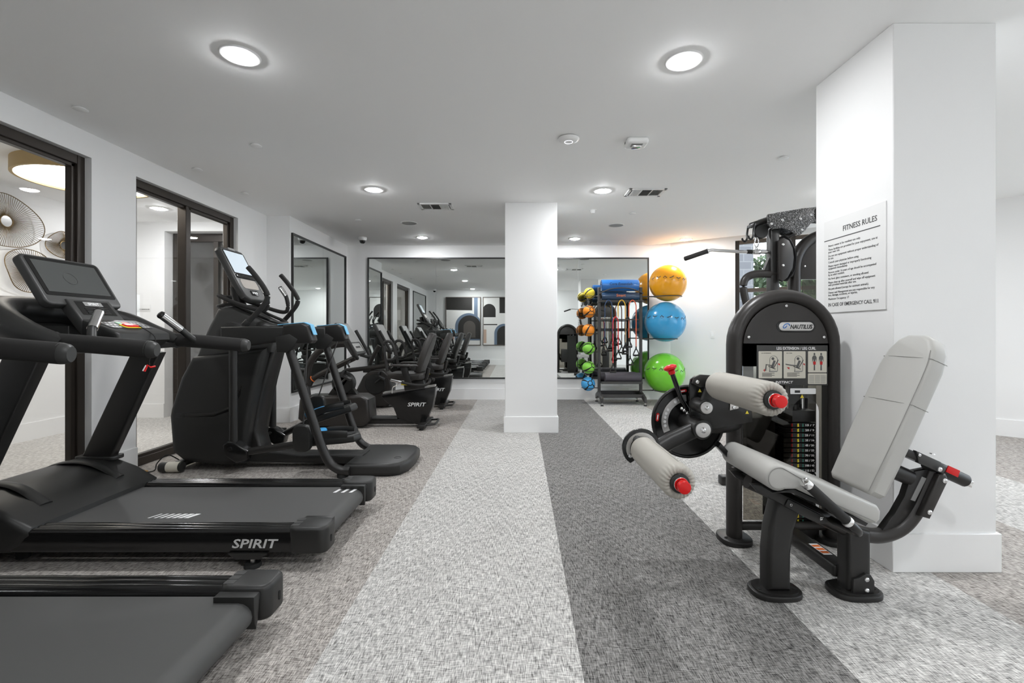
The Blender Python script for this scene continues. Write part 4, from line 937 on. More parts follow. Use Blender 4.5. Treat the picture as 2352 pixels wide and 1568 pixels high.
# side handles
for s in (-1, 1):
    y = YS + s * .262
    h = B().cyl((1.178, y, .577), (1.335, y, .433), .0195, seg=18).done('side_handle', K['foam'], t)
    B().cyl((1.158, y, .595), (1.18, y, .575), .021, seg=20, bev=.004).done('chrome_cap', K['chrome'], h)
    B().cyl((1.327, y, .44), (1.341, y, .427), .0225, seg=20, bev=.003).done('chrome_collar', K['chrome'], h)
    B().tube([(1.335, y, .433), (1.37, y, .40), (1.40, YS + s * .22, .372), (1.42, YS + s * .12, .355), (1.43, YS, .345)], .017, 12).done('handle_stem', K['black'], h)
# back pad
m4 = fr((1.672, YS, .845), (0, -1, 0), (.416, 0, .909))
out = [(-.135, -.36), (-.115, -.38), (.115, -.38), (.135, -.36), (.142, -.1), (.14, .22), (.125, .30), (.09, .355), (.045, .378), (-.045, .378), (-.09, .355), (-.125, .30), (-.14, .22), (-.142, -.1)]
b = B(); b.prism(out, 'z', -.082, 0, bev=.022, seg=4); b.xf(m4)
bp = b.done('back_pad', K['vinyl'], t, label='tall pale grey vinyl back pad')
for v, lw in ((.045, .1405), (.262, .131)):
    b = B(); b.tube([(-lw - .002, v, -.08), (-lw - .002, v, -.02), (-lw + .012, v, -.003), (0, v, .0012), (lw - .012, v, -.003), (lw + .001, v, -.02), (lw + .001, v, -.08)], .0014, 6, n=3); b.xf(m4); b.done('seam', K['seam'], bp)
for uu in (.125,):
    b = B(); b.tube([(uu, -.37, -.0015), (uu + .006, -.1, -.0018), (uu + .005, .2, -.0018), (uu - .012, .30, -.002)], .0015, 6); b.xf(m4); b.done('seam', K['seam'], bp)
b = B(); b.box(-.10, .10, -.34, .30, -.095, -.08, bev=.003); b.xf(m4); b.done('pad_board', K['blackpl'], bp)
# back pad carriage: strut, locking rod, grip
B().tube([(1.62, YS, .605), (1.70, YS, .572), (1.80, YS, .53)], .036, 14, smooth=False).done('back_strut', K['black'], t)
b = B(); b.box(1.705, 1.89, YS - .045, YS + .045, .62, .655, bev=.008, rot=Euler((0, .42, 0))); b.done('lock_channel', K['black'], t)
B().cyl((1.70, YS, .685), (1.775, YS, .655), .021, bev=.002).done('slide_rod', K['steel'], t)
B().prism([(1.79, .665), (1.90, .615), (1.925, .585), (1.91, .56), (1.80, .61)], 'y', YS - .052, YS - .03, bev=.004).done('lock_plate', K['dark'], t)
gr = B().tube([(1.87, YS - .01, .60), (1.93, YS - .015, .572), (2.0, YS - .015, .54), (2.035, YS - .015, .524), (2.05, YS - .015, .517)], .029, 16, taper=lambda q: 1 if q < .85 else 1 - (q - .85) * 2.6).done('lever_grip', K['black'], t)
B().prism([(1.938, .598), (1.990, .575), (1.980, .545), (1.926, .570)], 'y', YS - .0475, YS - .043, bev=.001).done('red_sticker', K['red'], gr)
B().box(2.04, 2.068, YS - .028, YS - .003, .495, .525, bev=.003, rot=Euler((0, .4, 0))).done('chrome_tip', K['chrome'], gr)
bolt(t, (1.80, YS - .052, .647), (0, -1, 0), .008); bolt(t, (1.905, YS, .635), (.42, 0, .9), .012); bolt(t, (1.73, YS, .60), (-.4, 0, -.9), .012); bolt(t, (1.885, YS - .06, .585), (0, -1, 0), .011)
# tower: arched frame
XT, YT, ZT, RT = 1.528, 2.70, 1.124, .278
B().tube(arch_path(XT, ZT, RT, .03, YT), .040, 20, r2=.055, smooth=False, up=(0, 1, 0)).done('tower_frame', K['bronzeblk'], t, label='arched black tubular tower frame')
for s in (-1, 1):
    f = B().prism(obround(XT + s * RT, YT, .088, .10), 'z', 0, .03, bev=.006).done('tower_foot', K['black'], t)
    B().cyl((XT + s * RT + s * .06, YT - .03, .03), (XT + s * RT + s * .06, YT - .03, .035), .008).done('anchor_hole', K['rubber'], f)
B().tube([(XT - RT, YT, .085), (XT + RT, YT, .085)], .024, 12, smooth=False).done('lower_crossbar', K['bronzeblk'], t)
tp = B().prism(arch_poly(XT, ZT, RT - .037, ZT + .004), 'y', YT - .035, YT + .01, bev=.004).done('tower_panel', K['bronzeblk'], t)
for x, z in ((XT, 1.345), (XT - .213, 1.168), (XT + .213, 1.168)): bolt(tp, (x, YT - .035, z), (0, -1, 0), .009)
bd = B().prism(rrect(XT - .055, XT + .167, 1.195, 1.262, .0335), 'y', YT - .037, YT - .034, bev=.001).done('badge_recess', K['blackgl'], tp)
B().prism(rrect(XT - .043, XT + .155, 1.204, 1.253, .0245), 'y', YT - .041, YT - .036, bev=.002).done('badge_plate', K['alu'], bd)
text('lettering', 'NAUTILUS', .033, K['darkprint'], bd, (XT + .082, YT - .0415, 1.2255), FRONT, shear=.2, bold=.001, width=.126)
swm = mat('logo_blue', '#3f7fd0', .4)
b = B(); b.tube([(XT - .005 + .022 * (1 - .06 * k) * math.cos(k * .5) + .004 * math.sin(k * .5), YT - .0415, 1.2285 + .018 * (1 - .06 * k) * math.sin(k * .5) + .003 * math.cos(k * .5)) for k in range(15)], .0028, 6, n=3); b.done('logo_swirl', swm, bd)
# instruction placard
pl = B().box(1.362, 1.765, YT - .036, YT - .030, .895, 1.122, bev=.002).done('placard', K['dark'], t)
yp = YT - .0368
text('lettering', 'LEG EXTENSION / LEG CURL', .0225, K['white'], pl, (1.585, yp, 1.1035), FRONT, bold=.0005, width=.222)
text('lettering', 'INSTINCT', .019, K['white'], pl, (1.515, yp, .912), FRONT, shear=.2, bold=.0003, width=.10)
for x0, x1, z0, z1, head in ((1.372, 1.505, .935, 1.088, 'LEG EXTENSION'), (1.514, 1.638, .935, 1.088, 'LEG CURL'), (1.652, 1.758, .968, 1.088, None), (1.652, 1.758, .902, .963, None)):
    pn = B().prism(rrect(x0, x1, z0, z1, .004), 'y', yp, yp + .002).done('picture_panel', K['cream'], pl)
    q = yp - .0006
    def flat(poly, m, nm): B().prism(poly, 'y', q - .0004, q + .0005).done(nm, m, pn)
    def stick(pts, r, m, nm): B().tube([(a, q, c) for a, c in pts], r, 6, smooth=False).done(nm, m, pn)
    if head:
        text('lettering', head, .0075, K['darkprint'], pn, (x0 + .015, q, z1 - .011), FRONT, 'LEFT')
        cx = x0 + .085; cz = z0 + .07
        stick([(cx - .022, cz - .03), (cx - .022, cz + .035)] + [(cx - .022 * math.cos(PI * k / 8), cz + .035 + .022 * math.sin(PI * k / 8)) for k in range(1, 8)] + [(cx + .022, cz + .035), (cx + .022, cz - .03)], .0014, K['panelgrey'], 'tower_outline')
        flat([(cx - .026, cz - .034), (cx + .02, cz - .034), (cx + .02, cz - .028), (cx - .026, cz - .028)], K['panelgrey'], 'base_outline')
        flat([(cx - .016, cz - .008), (cx - .004, cz - .014), (cx + .012, cz + .028), (cx + .0, cz + .032)], K['bodygrey'], 'torso_outline')
        flat([(cx - .004 + .008 * math.cos(2 * PI * k / 12), cz + .041 + .008 * math.sin(2 * PI * k / 12)) for k in range(12)], K['bodygrey'], 'head_outline')
        stick([(cx + .0, cz - .012), (cx + .026, cz + .034)], .002, K['darkprint'], 'back_outline'); stick([(cx - .03, cz - .002), (cx + .01, cz - .018)], .002, K['darkprint'], 'seat_outline')
        leg = [(cx - .012, cz + .002), (cx - .042, cz + .008), (cx - .046, cz - .028)] if head == 'LEG EXTENSION' else [(cx - .012, cz + .002), (cx - .042, cz + .004), (cx - .074, cz + .010)]
        stick(leg, .003, K['bodygrey'], 'leg_outline')
        flat([(leg[2][0] - .004, leg[2][1] + .012), (leg[2][0] - .012, leg[2][1] + .004), (leg[2][0] - .004, leg[2][1] - .006)] if head == 'LEG EXTENSION' else [(leg[2][0] + .006, leg[2][1] - .018), (leg[2][0] + .02, leg[2][1] - .03), (leg[2][0] + .022, leg[2][1] - .018)], K['redlab'], 'motion_arrow')
        flat([(cx + .022, cz + .012), (cx + .036, cz + .002), (cx + .034, cz + .014)], K['redlab'], 'motion_arrow')
        for k in range(4): flat([(x0 + .02, z0 + .01 + k * .006), (x0 + .02 + (.07 if k % 2 else .055), z0 + .01 + k * .006), (x0 + .02 + (.07 if k % 2 else .055), z0 + .0125 + k * .006), (x0 + .02, z0 + .0125 + k * .006)], K['darkprint'], 'caption_line')
    elif z1 > 1.0:
        for cx in (x0 + .036, x0 + .074):
            flat([(cx - .004, z0 + .012), (cx - .003, z0 + .05), (cx - .006, z0 + .078), (cx - .012, z0 + .06), (cx - .0125, z0 + .085), (cx - .006, z0 + .096), (cx + .006, z0 + .096), (cx + .0125, z0 + .085), (cx + .012, z0 + .06), (cx + .006, z0 + .078), (cx + .003, z0 + .05), (cx + .004, z0 + .012)], K['bodygrey'], 'figure_outline')
            flat([(cx + .005 * math.cos(2 * PI * k / 10), z0 + .104 + .007 * math.sin(2 * PI * k / 10)) for k in range(10)], K['bodygrey'], 'head_outline')
            B().prism([(cx - .0065, z0 + .044), (cx - .0075, z0 + .062), (cx + .0075, z0 + .062), (cx + .0065, z0 + .044)], 'y', q - .0012, q).done('muscle_mark', K['redlab'], pn)
    else:
        for k in range(8):
            for j in range(3): flat([(x0 + .006 + j * .033, z0 + .006 + k * .006), (x0 + .034 + j * .033, z0 + .006 + k * .006), (x0 + .034 + j * .033, z0 + .008 + k * .006), (x0 + .006 + j * .033, z0 + .008 + k * .006)], K['panelgrey'], 'caption_line')
# smoked shield with the pin access notch, back cover
notch = [(1.29, .13), (1.29, 1.118), (1.77, 1.118), (1.77, .13), (1.722, .13), (1.722, .72)] + [(1.645 + .077 * math.cos(PI * k / 10), .745 + .077 * math.sin(PI * k / 10)) for k in range(11)] + [(1.568, .72), (1.568, .13)]
B().prism(notch, 'y', YT - .029, YT - .024).done('smoked_shield', K['smoke'], t)
B().box(1.50, 1.77, YT + .155, YT + .165, .09, 1.10).done('rear_cover', K['blackpl'], t)
B().box(1.33, 1.50, YT + .02, YT + .22, .32, .70, bev=.01).done('counterweight_guard', K['black'], t)
wl = B().prism(rrect(1.555, 1.70, .845, .877, .004), 'y', YT - .0315, YT - .0295).done('warning_placard', K['white'], t)
B().box(1.58, 1.61, YT - .0325, YT - .0315, .852, .866).done('warning_picture', K['darkprint'], wl)
B().prism([(1.612, .823), (1.632, .823), (1.622, .842)], 'y', YT - .0315, YT - .0295).done('warning_triangle', K['yellow'], t)
# weight stack
for x in (1.60, 1.69): B().cyl((x, YT + .08, .06), (x, YT + .08, 1.12), .009).done('guide_rod', K['chrome'], t)
B().box(1.555, 1.735, YT + .025, YT + .135, .675, .742, bev=.005).done('stack_head', K['blackpl'], t)
B().cyl((1.645, YT + .08, .74), (1.645, YT + .08, .77), .02).done('head_post', K['black'], t)
wts = ['15 / 7', '20 / 9', '25 / 11', '35 / 16', '45 / 20', '55 / 25', '70 / 32', '85 / 39', '100 / 45', '115 / 52', '130 / 59']
for k in range(20):
    z1 = .671 - k * .0292
    p = B().box(1.545, 1.735, YT + .022, YT + .138, z1 - .0265, z1, bev=.003, seg=1).done('weight_plate', K['blackgl'], t)
    B().box(1.590, 1.598, YT + .0205, YT + .022, z1 - .022, z1 - .004).done('red_tab', K['redlab'], p)
    B().prism([(1.625, z1 - .006), (1.633, z1 - .003), (1.635, z1 - .021), (1.626, z1 - .023)], 'y', YT + .0185, YT + .022).done('yellow_tab', K['yellow'], p)
    B().box(1.655, 1.662, YT + .0205, YT + .022, z1 - .022, z1 - .004).done('green_tab', K['greenlab'], p)
    if k < len(wts): text('lettering', wts[k], .0155, K['white'], p, (1.698, YT + .0212, z1 - .0135), FRONT, bold=.0003, width=.052)
B().box(1.53, 1.75, YT + .01, YT + .15, .0, .085, bev=.01).done('stack_base', K['black'], t)
# lever assembly left of the seat
B().tube([(.93, 2.43, .722), (1.06, 2.45, .716), (1.17, 2.54, .71), (1.25, 2.69, .705)], .046, 16, n=5).done('pivot_beam', K['black'], t)
B().prism([(.878, .915), (.885, .955), (.905, .972), (.955, .975), (.975, .955), (.985, .92), (1.05, .895), (1.19, .875), (1.20, .74), (.93, .69), (.885, .72)], 'y', 2.385, 2.405, bev=.004).done('pivot_plate', K['blackgl'], t)
hp = B().prism([(1.08, .80), (1.125, .81), (1.128, .885), (1.11, .91), (1.085, .90)], 'y', 2.378, 2.385, bev=.002).done('hole_plate', K['alu'], t)
for z in (.875, .845): B().cyl((1.107, 2.374, z), (1.107, 2.379, z), .011).done('adjust_hole', K['rubber'], hp)
bolt(hp, (1.10, 2.378, .815), (0, -1, 0), .010)
B().cyl((.90, 2.27, .724), (.90, 2.52, .724), .047, seg=28, bev=.004).done('main_hub', K['black'], t)
B().cyl((.90, 2.262, .724), (.90, 2.272, .724), .037, seg=28, bev=.003).done('hub_cap', K['alu'], t)
bolt(t, (.90, 2.262, .724), (0, -1, 0), .014)
cd_ = B().lathe([(0, 0), (.187, 0), (.19, .003), (.19, .017), (.187, .02), (0, .02)], (.91, 2.495, .723), (0, 1, 0), 64).done('cam_disc', K['blackgl'], t, label='large black cam disc with silver hole arc')
arc = lambda r, a0, a1, n: [(.91 + r * math.cos(math.radians(a0 + (a1 - a0) * k / n)), .723 + r * math.sin(math.radians(a0 + (a1 - a0) * k / n))) for k in range(n + 1)]
B().prism(arc(.142, 95, 205, 18) + arc(.108, 205, 95, 18), 'y', 2.488, 2.495).done('hole_arc', K['alu'], cd_)
for a in (112, 124, 150, 160, 170, 180, 190):
    c = arc(.125, a, a, 1)[0]; B().cyl((c[0], 2.486, c[1]), (c[0], 2.489, c[1]), .0075, seg=14).done('arc_hole', K['white'], cd_)
for a in (100, 172):
    c = arc(.163, a, a, 1)[0]; th = math.radians(a + 90)
    m = fr((c[0], 2.4935, c[1]), (math.cos(th), 0, math.sin(th)), (-math.sin(th), 0, math.cos(th)))
    b = B(); b.prism(rrect(-.022, .022, -.008, .008, .0079), 'z', -.001, .0015); b.xf(m); o_ = b.done('red_label', K['redlab'], cd_)
    b = B(); b.box(-.013, .013, -.003, .003, -.0018, .002); b.xf(m); b.done('label_print', K['white'], o_)
B().torus((.91, 2.49, .723), (0, 1, 0), .187, .008, 56, 8).done('disc_lip', K['black'], cd_)
# lower roller lever
lv = B().tube([(.90, 2.325, .722), (.76, 2.315, .662), (.655, 2.30, .607)], .030, 14, r2=.040, up=(0, 0, 1), smooth=False).done('lever_arm', K['black'], t)
B().prism([(.602 + .092 * math.cos(math.radians(a)), .639 + .092 * math.sin(math.radians(a))) for a in range(-20, 225, 12)] + [(.55, .565), (.60, .60), (.66, .60)], 'y', 2.262, 2.28, bev=.003).done('swing_plate', K['blackgl'], lv)
B().prism([(.602 + .075 * math.cos(math.radians(a)), .639 + .075 * math.sin(math.radians(a))) for a in range(-10, 215, 12)] + [(.602 + .055 * math.cos(math.radians(a)), .639 + .055 * math.sin(math.radians(a))) for a in range(205, -20, -12)], 'y', 2.256, 2.262).done('hole_arc', K['alu'], lv)
B().tube([(.575, 2.28, .69), (.58, 2.255, .675), (.598, 2.235, .645)], .022, 12, smooth=False).done('stub_tube', K['dark'], lv)
bolt(lv, (.548, 2.262, .602), (0, -1, 0), .011)
roller(t, .602, .639, 1.735, 2.235, .065, 'lower grey roller pad with gathered end')
# upper roller support
us = B().cyl((.914, 2.262, .832), (.914, 2.40, .832), .036, seg=24, bev=.004).done('upper_hub', K['black'], t)
B().cyl((.914, 2.255, .832), (.914, 2.264, .832), .029, seg=24, bev=.003).done('hub_cap', K['alu'], us); bolt(us, (.914, 2.256, .832), (0, -1, 0), .011)
B().tube([(.914, 2.30, .832), (.935, 2.295, .89), (.952, 2.285, .945)], .026, 12, smooth=False).done('roller_strut', K['black'], us)
B().prism([(.862, .945), (.872, .975), (.90, .988), (.955, .985), (.975, .965), (.95, .94), (.90, .925)], 'y', 2.30, 2.318, bev=.003).done('adjuster_plate', K['black'], us)
bolt(us, (.885, 2.30, .953), (0, -1, 0), .010)
roller(t, .952, .945, 1.745, 2.225, .065, 'upper grey roller pad with gathered end')
for x, z in ((.93, .90), (1.17, .79), (1.20, .86)): B().prism([(x - .009, z - .008), (x + .009, z - .008), (x, z + .009)], 'y', 2.3835, 2.3848).done('warning_triangle', K['yellow'], t)
# release lever with red cap
rl = B().tube([(.812, 2.455, .985), (.845, 2.455, .89), (.862, 2.455, .845), (.895, 2.455, .79), (.905, 2.455, .75)], .013, 12, n=4).done('release_lever', K['blackgl'], t)
B().lathe([(0, 0), (.017, 0), (.019, .018), (.034, .030), (.034, .04), (.02, .048), (0, .05)], (.814, 2.455, .978), (-.33, 0, .94), 20).done('red_cap', K['red'], rl)
for p_ in ((.872, .79), (.888, .775), (.86, .80)): bolt(rl, (p_[0], 2.44, p_[1]), (0, -1, 0), .010)
B().prism([(1.0, .655), (1.05, .60), (1.075, .56), (1.06, .55), (1.03, .585), (.99, .63)], 'y', 2.30, 2.36, bev=.004).done('stop_bracket', K['blackgl'], t)
# ------------------------------------------------------------------ lat pulldown machine behind the column
def speckle():
    m = mat('speckled_powdercoat', '#232322', .35); nt = m.node_tree; b_ = nt.nodes['Principled BSDF']
    n = nt.nodes.new('ShaderNodeTexNoise'); n.inputs['Scale'].default_value = 260; n.inputs['Detail'].default_value = 2
    r = nt.nodes.new('ShaderNodeValToRGB'); r.color_ramp.elements[0].position = .56; r.color_ramp.elements[0].color = (.02, .02, .02, 1); r.color_ramp.elements[1].position = .62; r.color_ramp.elements[1].color = (.5, .5, .5, 1)
    tc = nt.nodes.new('ShaderNodeTexCoord'); nt.links.new(tc.outputs['Object'], n.inputs[0]); nt.links.new(n.outputs['Fac'], r.inputs[0]); nt.links.new(r.outputs[0], b_.inputs['Base Color']); return m
YL = 3.70
t = thing('lat_pulldown_machine', 'tall black lat pulldown machine with chrome bar, half hidden by the column', 'gym machine', (2.2, YL, 0))
sp_ = speckle()
poly = [(1.939, 2.096), (2.001, 2.117), (2.206, 2.151), (2.361, 2.168), (2.549, 2.171), (2.60, 2.12), (2.549, 2.062), (2.361, 2.069), (2.275, 2.041), (2.224, 1.976), (2.179, 1.938), (2.104, 1.983), (2.052, 2.0), (1.973, 1.99), (1.939, 2.028)]
for y in (YL - .075, YL + .065):
    pp = B().prism(poly, 'y', y, y + .012, bev=.002).done('head_plate', sp_, t)
    if y < YL:
        for x, z in ((1.965, 2.03), (2.05, 2.06), (2.19, 2.07), (2.20, 1.985), (2.27, 2.10)): bolt(pp, (x, y, z), (0, -1, 0), .011)
B().tube([(1.985, YL, 2.09), (2.36, YL, 2.14), (2.60, YL, 2.12)], .035, 12, smooth=False).done('head_beam', K['black'], t)
B().prism(rrect(2.30, 2.42, 2.045, 2.175, .05), 'y', YL - .082, YL - .074, bev=.003).done('end_cover', K['blackgl'], t)
ra = B().tube([(1.845, YL, 2.035), (1.905, YL, 2.055), (1.985, YL, 2.08)], .028, 12, r2=.022, smooth=False).done('head_arm', K['black'], t)
for s in (-1, 1): B().tube([(1.848, YL + s * .05, 2.035), (1.84, YL + s * .05, 1.98), (1.838, YL + s * .05, 1.94), (1.825, YL + s * .05, 1.918), (1.808, YL + s * .05, 1.925), (1.80, YL + s * .05, 1.945)], .008, 8).done('bar_hook', K['blackgl'], ra)
B().box(1.84, 1.86, YL - .055, YL + .055, 2.02, 2.045, bev=.004).done('hook_crossbar', K['black'], ra)
B().lathe([(0, -.02), (.05, -.02), (.055, -.012), (.048, 0), (.055, .012), (.05, .02), (0, .02)], (1.92, YL, 1.985), (0, 1, 0), 28).done('pulley_wheel', K['blackpl'], t)
# cable, carabiner, bar
B().tube([(1.893, YL, 1.975), (1.893, YL, 1.93)], .004, 6, smooth=False).done('cable', K['rubber'], t)
cb = B().tube([(1.89, YL, 1.945), (1.906, YL, 1.915), (1.902, YL, 1.88), (1.89, YL, 1.865), (1.878, YL, 1.88), (1.876, YL, 1.915)], .0055, 8, closed=True).done('carabiner', K['chrome'], t)
B().torus((1.89, YL, 1.856), (1, 0, 0), .012, .004, 16, 6).done('eyelet', K['chrome'], cb)
br = B().tube([(1.50, YL, 1.832), (1.54, YL, 1.842), (1.60, YL, 1.838), (1.89, YL, 1.826), (2.18, YL, 1.838), (2.24, YL, 1.842), (2.28, YL, 1.832)], .0125, 12, n=5).done('pull_bar', K['chrome'], t)
for a, c in (((1.505, 1.834), (1.322, 1.772)), ((2.275, 1.834), (2.458, 1.772))):
    B().cyl((a[0], YL, a[1]), (c[0], YL, c[1]), .0185, seg=16, bev=.006).done('bar_grip', K['foam'], br)
    B().cyl((a[0] - (.006 if a[0] < 1.9 else -.006), YL, a[1] - .002), (a[0] + (.004 if a[0] < 1.9 else -.004), YL, a[1] + .001), .022, seg=16).done('grip_collar', K['chrome'], br)
for x in (1.815, 1.925): B().cyl((x, YL, 1.829), (x + .04, YL, 1.828), .017, seg=16).done('bar_sleeve', K['blackgl'] if x < 1.9 else K['chrome'], br)
B().cyl((1.862, YL, 1.827), (1.918, YL, 1.827), .021, seg=20, bev=.004).done('swivel', K['chrome'], br)
# mast, cam, thigh frame
B().box(1.984, 2.052, YL - .04, YL + .04, .02, 2.02, bev=.012, seg=3).done('mast', K['black'], t)
cm = B().prism([(2.02, 1.60), (2.02, 1.90), (2.055, 1.925), (2.10, 1.90), (2.128, 1.84), (2.135, 1.77), (2.125, 1.69), (2.09, 1.62), (2.05, 1.585)], 'y', YL - .085, YL - .055, bev=.006).done('cam_cover', K['bronzeblk'], t)
for z in (1.87, 1.71): bolt(cm, (2.05, YL - .085, z), (0, -1, 0), .011)
B().tube([(2.08, YL - .03, 1.945), (2.128, YL - .03, 1.90), (2.165, YL - .03, 1.80), (2.155, YL - .03, 1.68), (2.10, YL - .03, 1.60)], .012, 8, r2=.03, up=(0, 1, 0)).done('cam_belt', K['rubber'], t)
B().tube([(2.06, YL, 1.92), (2.21, YL, 1.985)], .02, 10, smooth=False).done('brace_bar', K['bronzeblk'], t)
B().prism([(1.93, 1.655), (1.985, 1.79), (1.99, 1.655)], 'y', YL - .02, YL + .02).done('mast_gusset', K['black'], t)
B().tube([(2.16, YL - .02, 1.65), (1.95, YL - .02, 1.652), (1.86, YL - .02, 1.648), (1.795, YL - .02, 1.615), (1.776, YL - .02, 1.545), (1.80, YL - .02, 1.42), (1.83, YL - .02, 1.30), (1.86, YL - .02, 1.16)], .022, 12, r2=.03, n=5).done('guide_frame', K['bronzeblk'], t)
B().tube([(1.86, YL - .02, 1.16), (1.93, YL, 1.12), (2.02, YL, 1.12)], .024, 12).done('guide_stay', K['bronzeblk'], t)
# seat and thigh pads
B().prism([(1.70, .50), (2.0, .50), (2.0, .57), (1.70, .57)], 'y', YL - .17, YL + .17, bev=.02, seg=3).done('seat_pad', K['vinyl'], t)
B().box(1.82, 1.88, YL - .03, YL + .03, .02, .5, bev=.01).done('seat_post', K['black'], t)
for s in (-1, 1): B().cyl((1.75, YL + s * .08, .75), (1.75, YL + s * .30, .75), .06, seg=24, bev=.012).done('thigh_pad', K['vinyl2'], t)
B().tube([(2.0, YL, .80), (1.85, YL, .78), (1.75, YL, .75)], .025, 10).done('thigh_arm', K['black'], t)
B().box(1.6, 2.8, YL - .04, YL + .04, .0, .07, bev=.012).done('base_beam', K['black'], t)
# tower
XT2, ZT2 = 2.4625, 1.69
B().tube(arch_path(XT2, ZT2, .277, .03, YL - .0), .042, 20, r2=.055, smooth=False, up=(0, 1, 0)).done('tower_frame', K['bronzeblk'], t)
tp2 = B().prism(arch_poly(XT2, ZT2, .242, ZT2 - .08), 'y', YL - .03, YL + .01, bev=.004).done('tower_panel', K['bronzeblk'], t)
bolt(tp2, (XT2 - .213, YL - .03, ZT2 + .02), (0, -1, 0), .009)
B().box(2.235, 2.69, YL - .025, YL - .02, .10, ZT2 - .085).done('smoked_shield', K['smoke'], t)
B().box(2.38, 2.55, YL + .03, YL + .14, .08, .70, bev=.004).done('weight_stack', K['black'], t)
for x in (2.42, 2.51): B().cyl((x, YL + .08, .06), (x, YL + .08, 1.62), .009).done('guide_rod', K['chrome'], t)
for s in (-1, 1): B().prism(obround(XT2 + s * .277, YL, .085, .1), 'z', 0, .03, bev=.006).done('tower_foot', K['black'], t)
# ------------------------------------------------------------------ accessory rack
YR = 7.90
RX0, RX1 = 1.39, 2.09
t = thing('accessory_rack', 'dark metal accessory rack holding balls, tubes and mats by the back mirror', 'rack', (1.74, YR, 0)); rack = t; R_ = M['rackblk']
for x in (RX0, RX1):
    B().box(x - .022, x + .022, YR - .025, YR + .025, .10, 1.95, bev=.004, seg=1).done('upright', R_, t)
    f = B().prism([(YR - .30, .05), (YR - .30, .125), (YR - .28, .14), (YR - .06, .20), (YR + .06, .20), (YR + .24, .14), (YR + .26, .125), (YR + .26, .05), (YR + .06, .12), (YR - .06, .12)], 'x', x - .02, x + .02, bev=.004).done('foot_beam', R_, t)
    for y in (YR - .275, YR + .235):
        B().cyl((x, y, 0), (x, y, .018), .028, .02).done('foot_pad', M['rubber'], f); B().cyl((x, y, .015), (x, y, .06), .008).done('foot_stud', M['chrome'], f)
B().box(RX0, RX1, YR - .015, YR + .015, 1.215, 1.262).done('cross_bar', M['black'], t)
B().box(RX0, RX1, YR - .045, YR - .02, 1.70, 1.722).done('hook_bar', R_, t)
B().box(RX0, RX1, YR - .045, YR - .025, 1.723, 1.734).done('shelf_rod', R_, t); B().box(RX0, RX1, YR + .12, YR + .14, 1.71, 1.735).done('shelf_rod', R_, t)
B().tube([(RX0, YR - .12, 1.845), (RX0 + .15, YR - .125, 1.905), (RX0 + .35, YR - .125, 1.93), (RX1 - .15, YR - .125, 1.905), (RX1, YR - .12, 1.845)], .009, 8).done('arch_bar', R_, t)
for x in (RX0, RX1):
    B().box(x - .012, x + .012, YR - .13, YR + .14, 1.70, 1.72).done('shelf_arm', R_, t)
    B().box(x - .009, x + .009, YR - .13, YR, 1.835, 1.855).done('arch_arm', R_, t)
sh = B(); sh.box(RX0 + .01, RX1 - .01, YR - .16, YR + .16, .352, .364); sh.box(RX0 + .01, RX1 - .01, YR - .165, YR - .15, .345, .385); sh.box(RX0 + .01, RX1 - .01, YR + .15, YR + .165, .345, .385); sh.done('roller_shelf', R_, t)
sh = B(); sh.box(RX0 + .01, RX1 + .01, YR - .17, YR + .15, .135, .147); sh.box(RX0, RX1 + .02, YR - .185, YR - .165, .12, .175); sh.box(RX0 + .01, RX1 + .01, YR + .135, YR + .15, .13, .2); sh.done('lower_tray', R_, t)
# cradles for the big balls
BALLS = [('orange_ball', 2.546, 2.02, .307, '#f5a91c', 'glossy orange yellow exercise ball at the top of the rack', 1.795),
         ('blue_ball', 2.50, 1.37, .336, '#3c9fd4', 'glossy blue exercise ball in the middle of the rack side', 1.085),
         ('green_ball', 2.487, .515, .336, '#74cc36', 'glossy green exercise ball lowest on the rack', .222)]
for nm, x, z, r, col, lab, zr in BALLS:
    rr = math.sqrt(r * r - (z - zr - .008) ** 2) + .0085
    B().torus((x, YR, zr), (0, 0, 1), rr, .007, 40, 8).done('ball_ring', R_, rack)
    B().tube([(RX1, YR, zr), (x - rr, YR, zr)], .010, 8, smooth=False).done('ball_arm', R_, rack)
MED = [(1.236, 1.853, .094, 'yb'), (1.229, 1.546, .104, 'ob'), (1.222, 1.232, .106, 'ob'), (1.222, .924, .107, 'gb'), (1.222, .602, .107, 'gb'), (1.214, .324, .118, 'bb')]
for x, z, r, c in MED:
    zr = z - r * .55; rr = math.sqrt(r * r - (r * .55 - .006) ** 2) + .007
    B().torus((x, YR + .05, zr), (0, 0, 1), rr, .005, 28, 6).done('ball_ring', R_, rack)
    B().tube([(RX0, YR + .01, zr), (x + rr * .98, YR + .045, zr)], .008, 8, smooth=False).done('ball_arm', R_, rack)
hooks = [(1.535, 1.70), (1.745, 1.70), (1.935, 1.70), (1.635, 1.42), (1.832, 1.42)]
B().box(RX0, RX1, YR - .005, YR + .015, 1.40, 1.42).done('hook_bar', R_, t)
for x, z in hooks: B().tube([(x, YR - .01, z), (x, YR - .14, z), (x, YR - .165, z + .012)] if z < 1.5 else [(x, YR - .01, z), (x, YR - .085, z), (x, YR - .12, z + .012)], .006, 6).done('peg', R_, t)
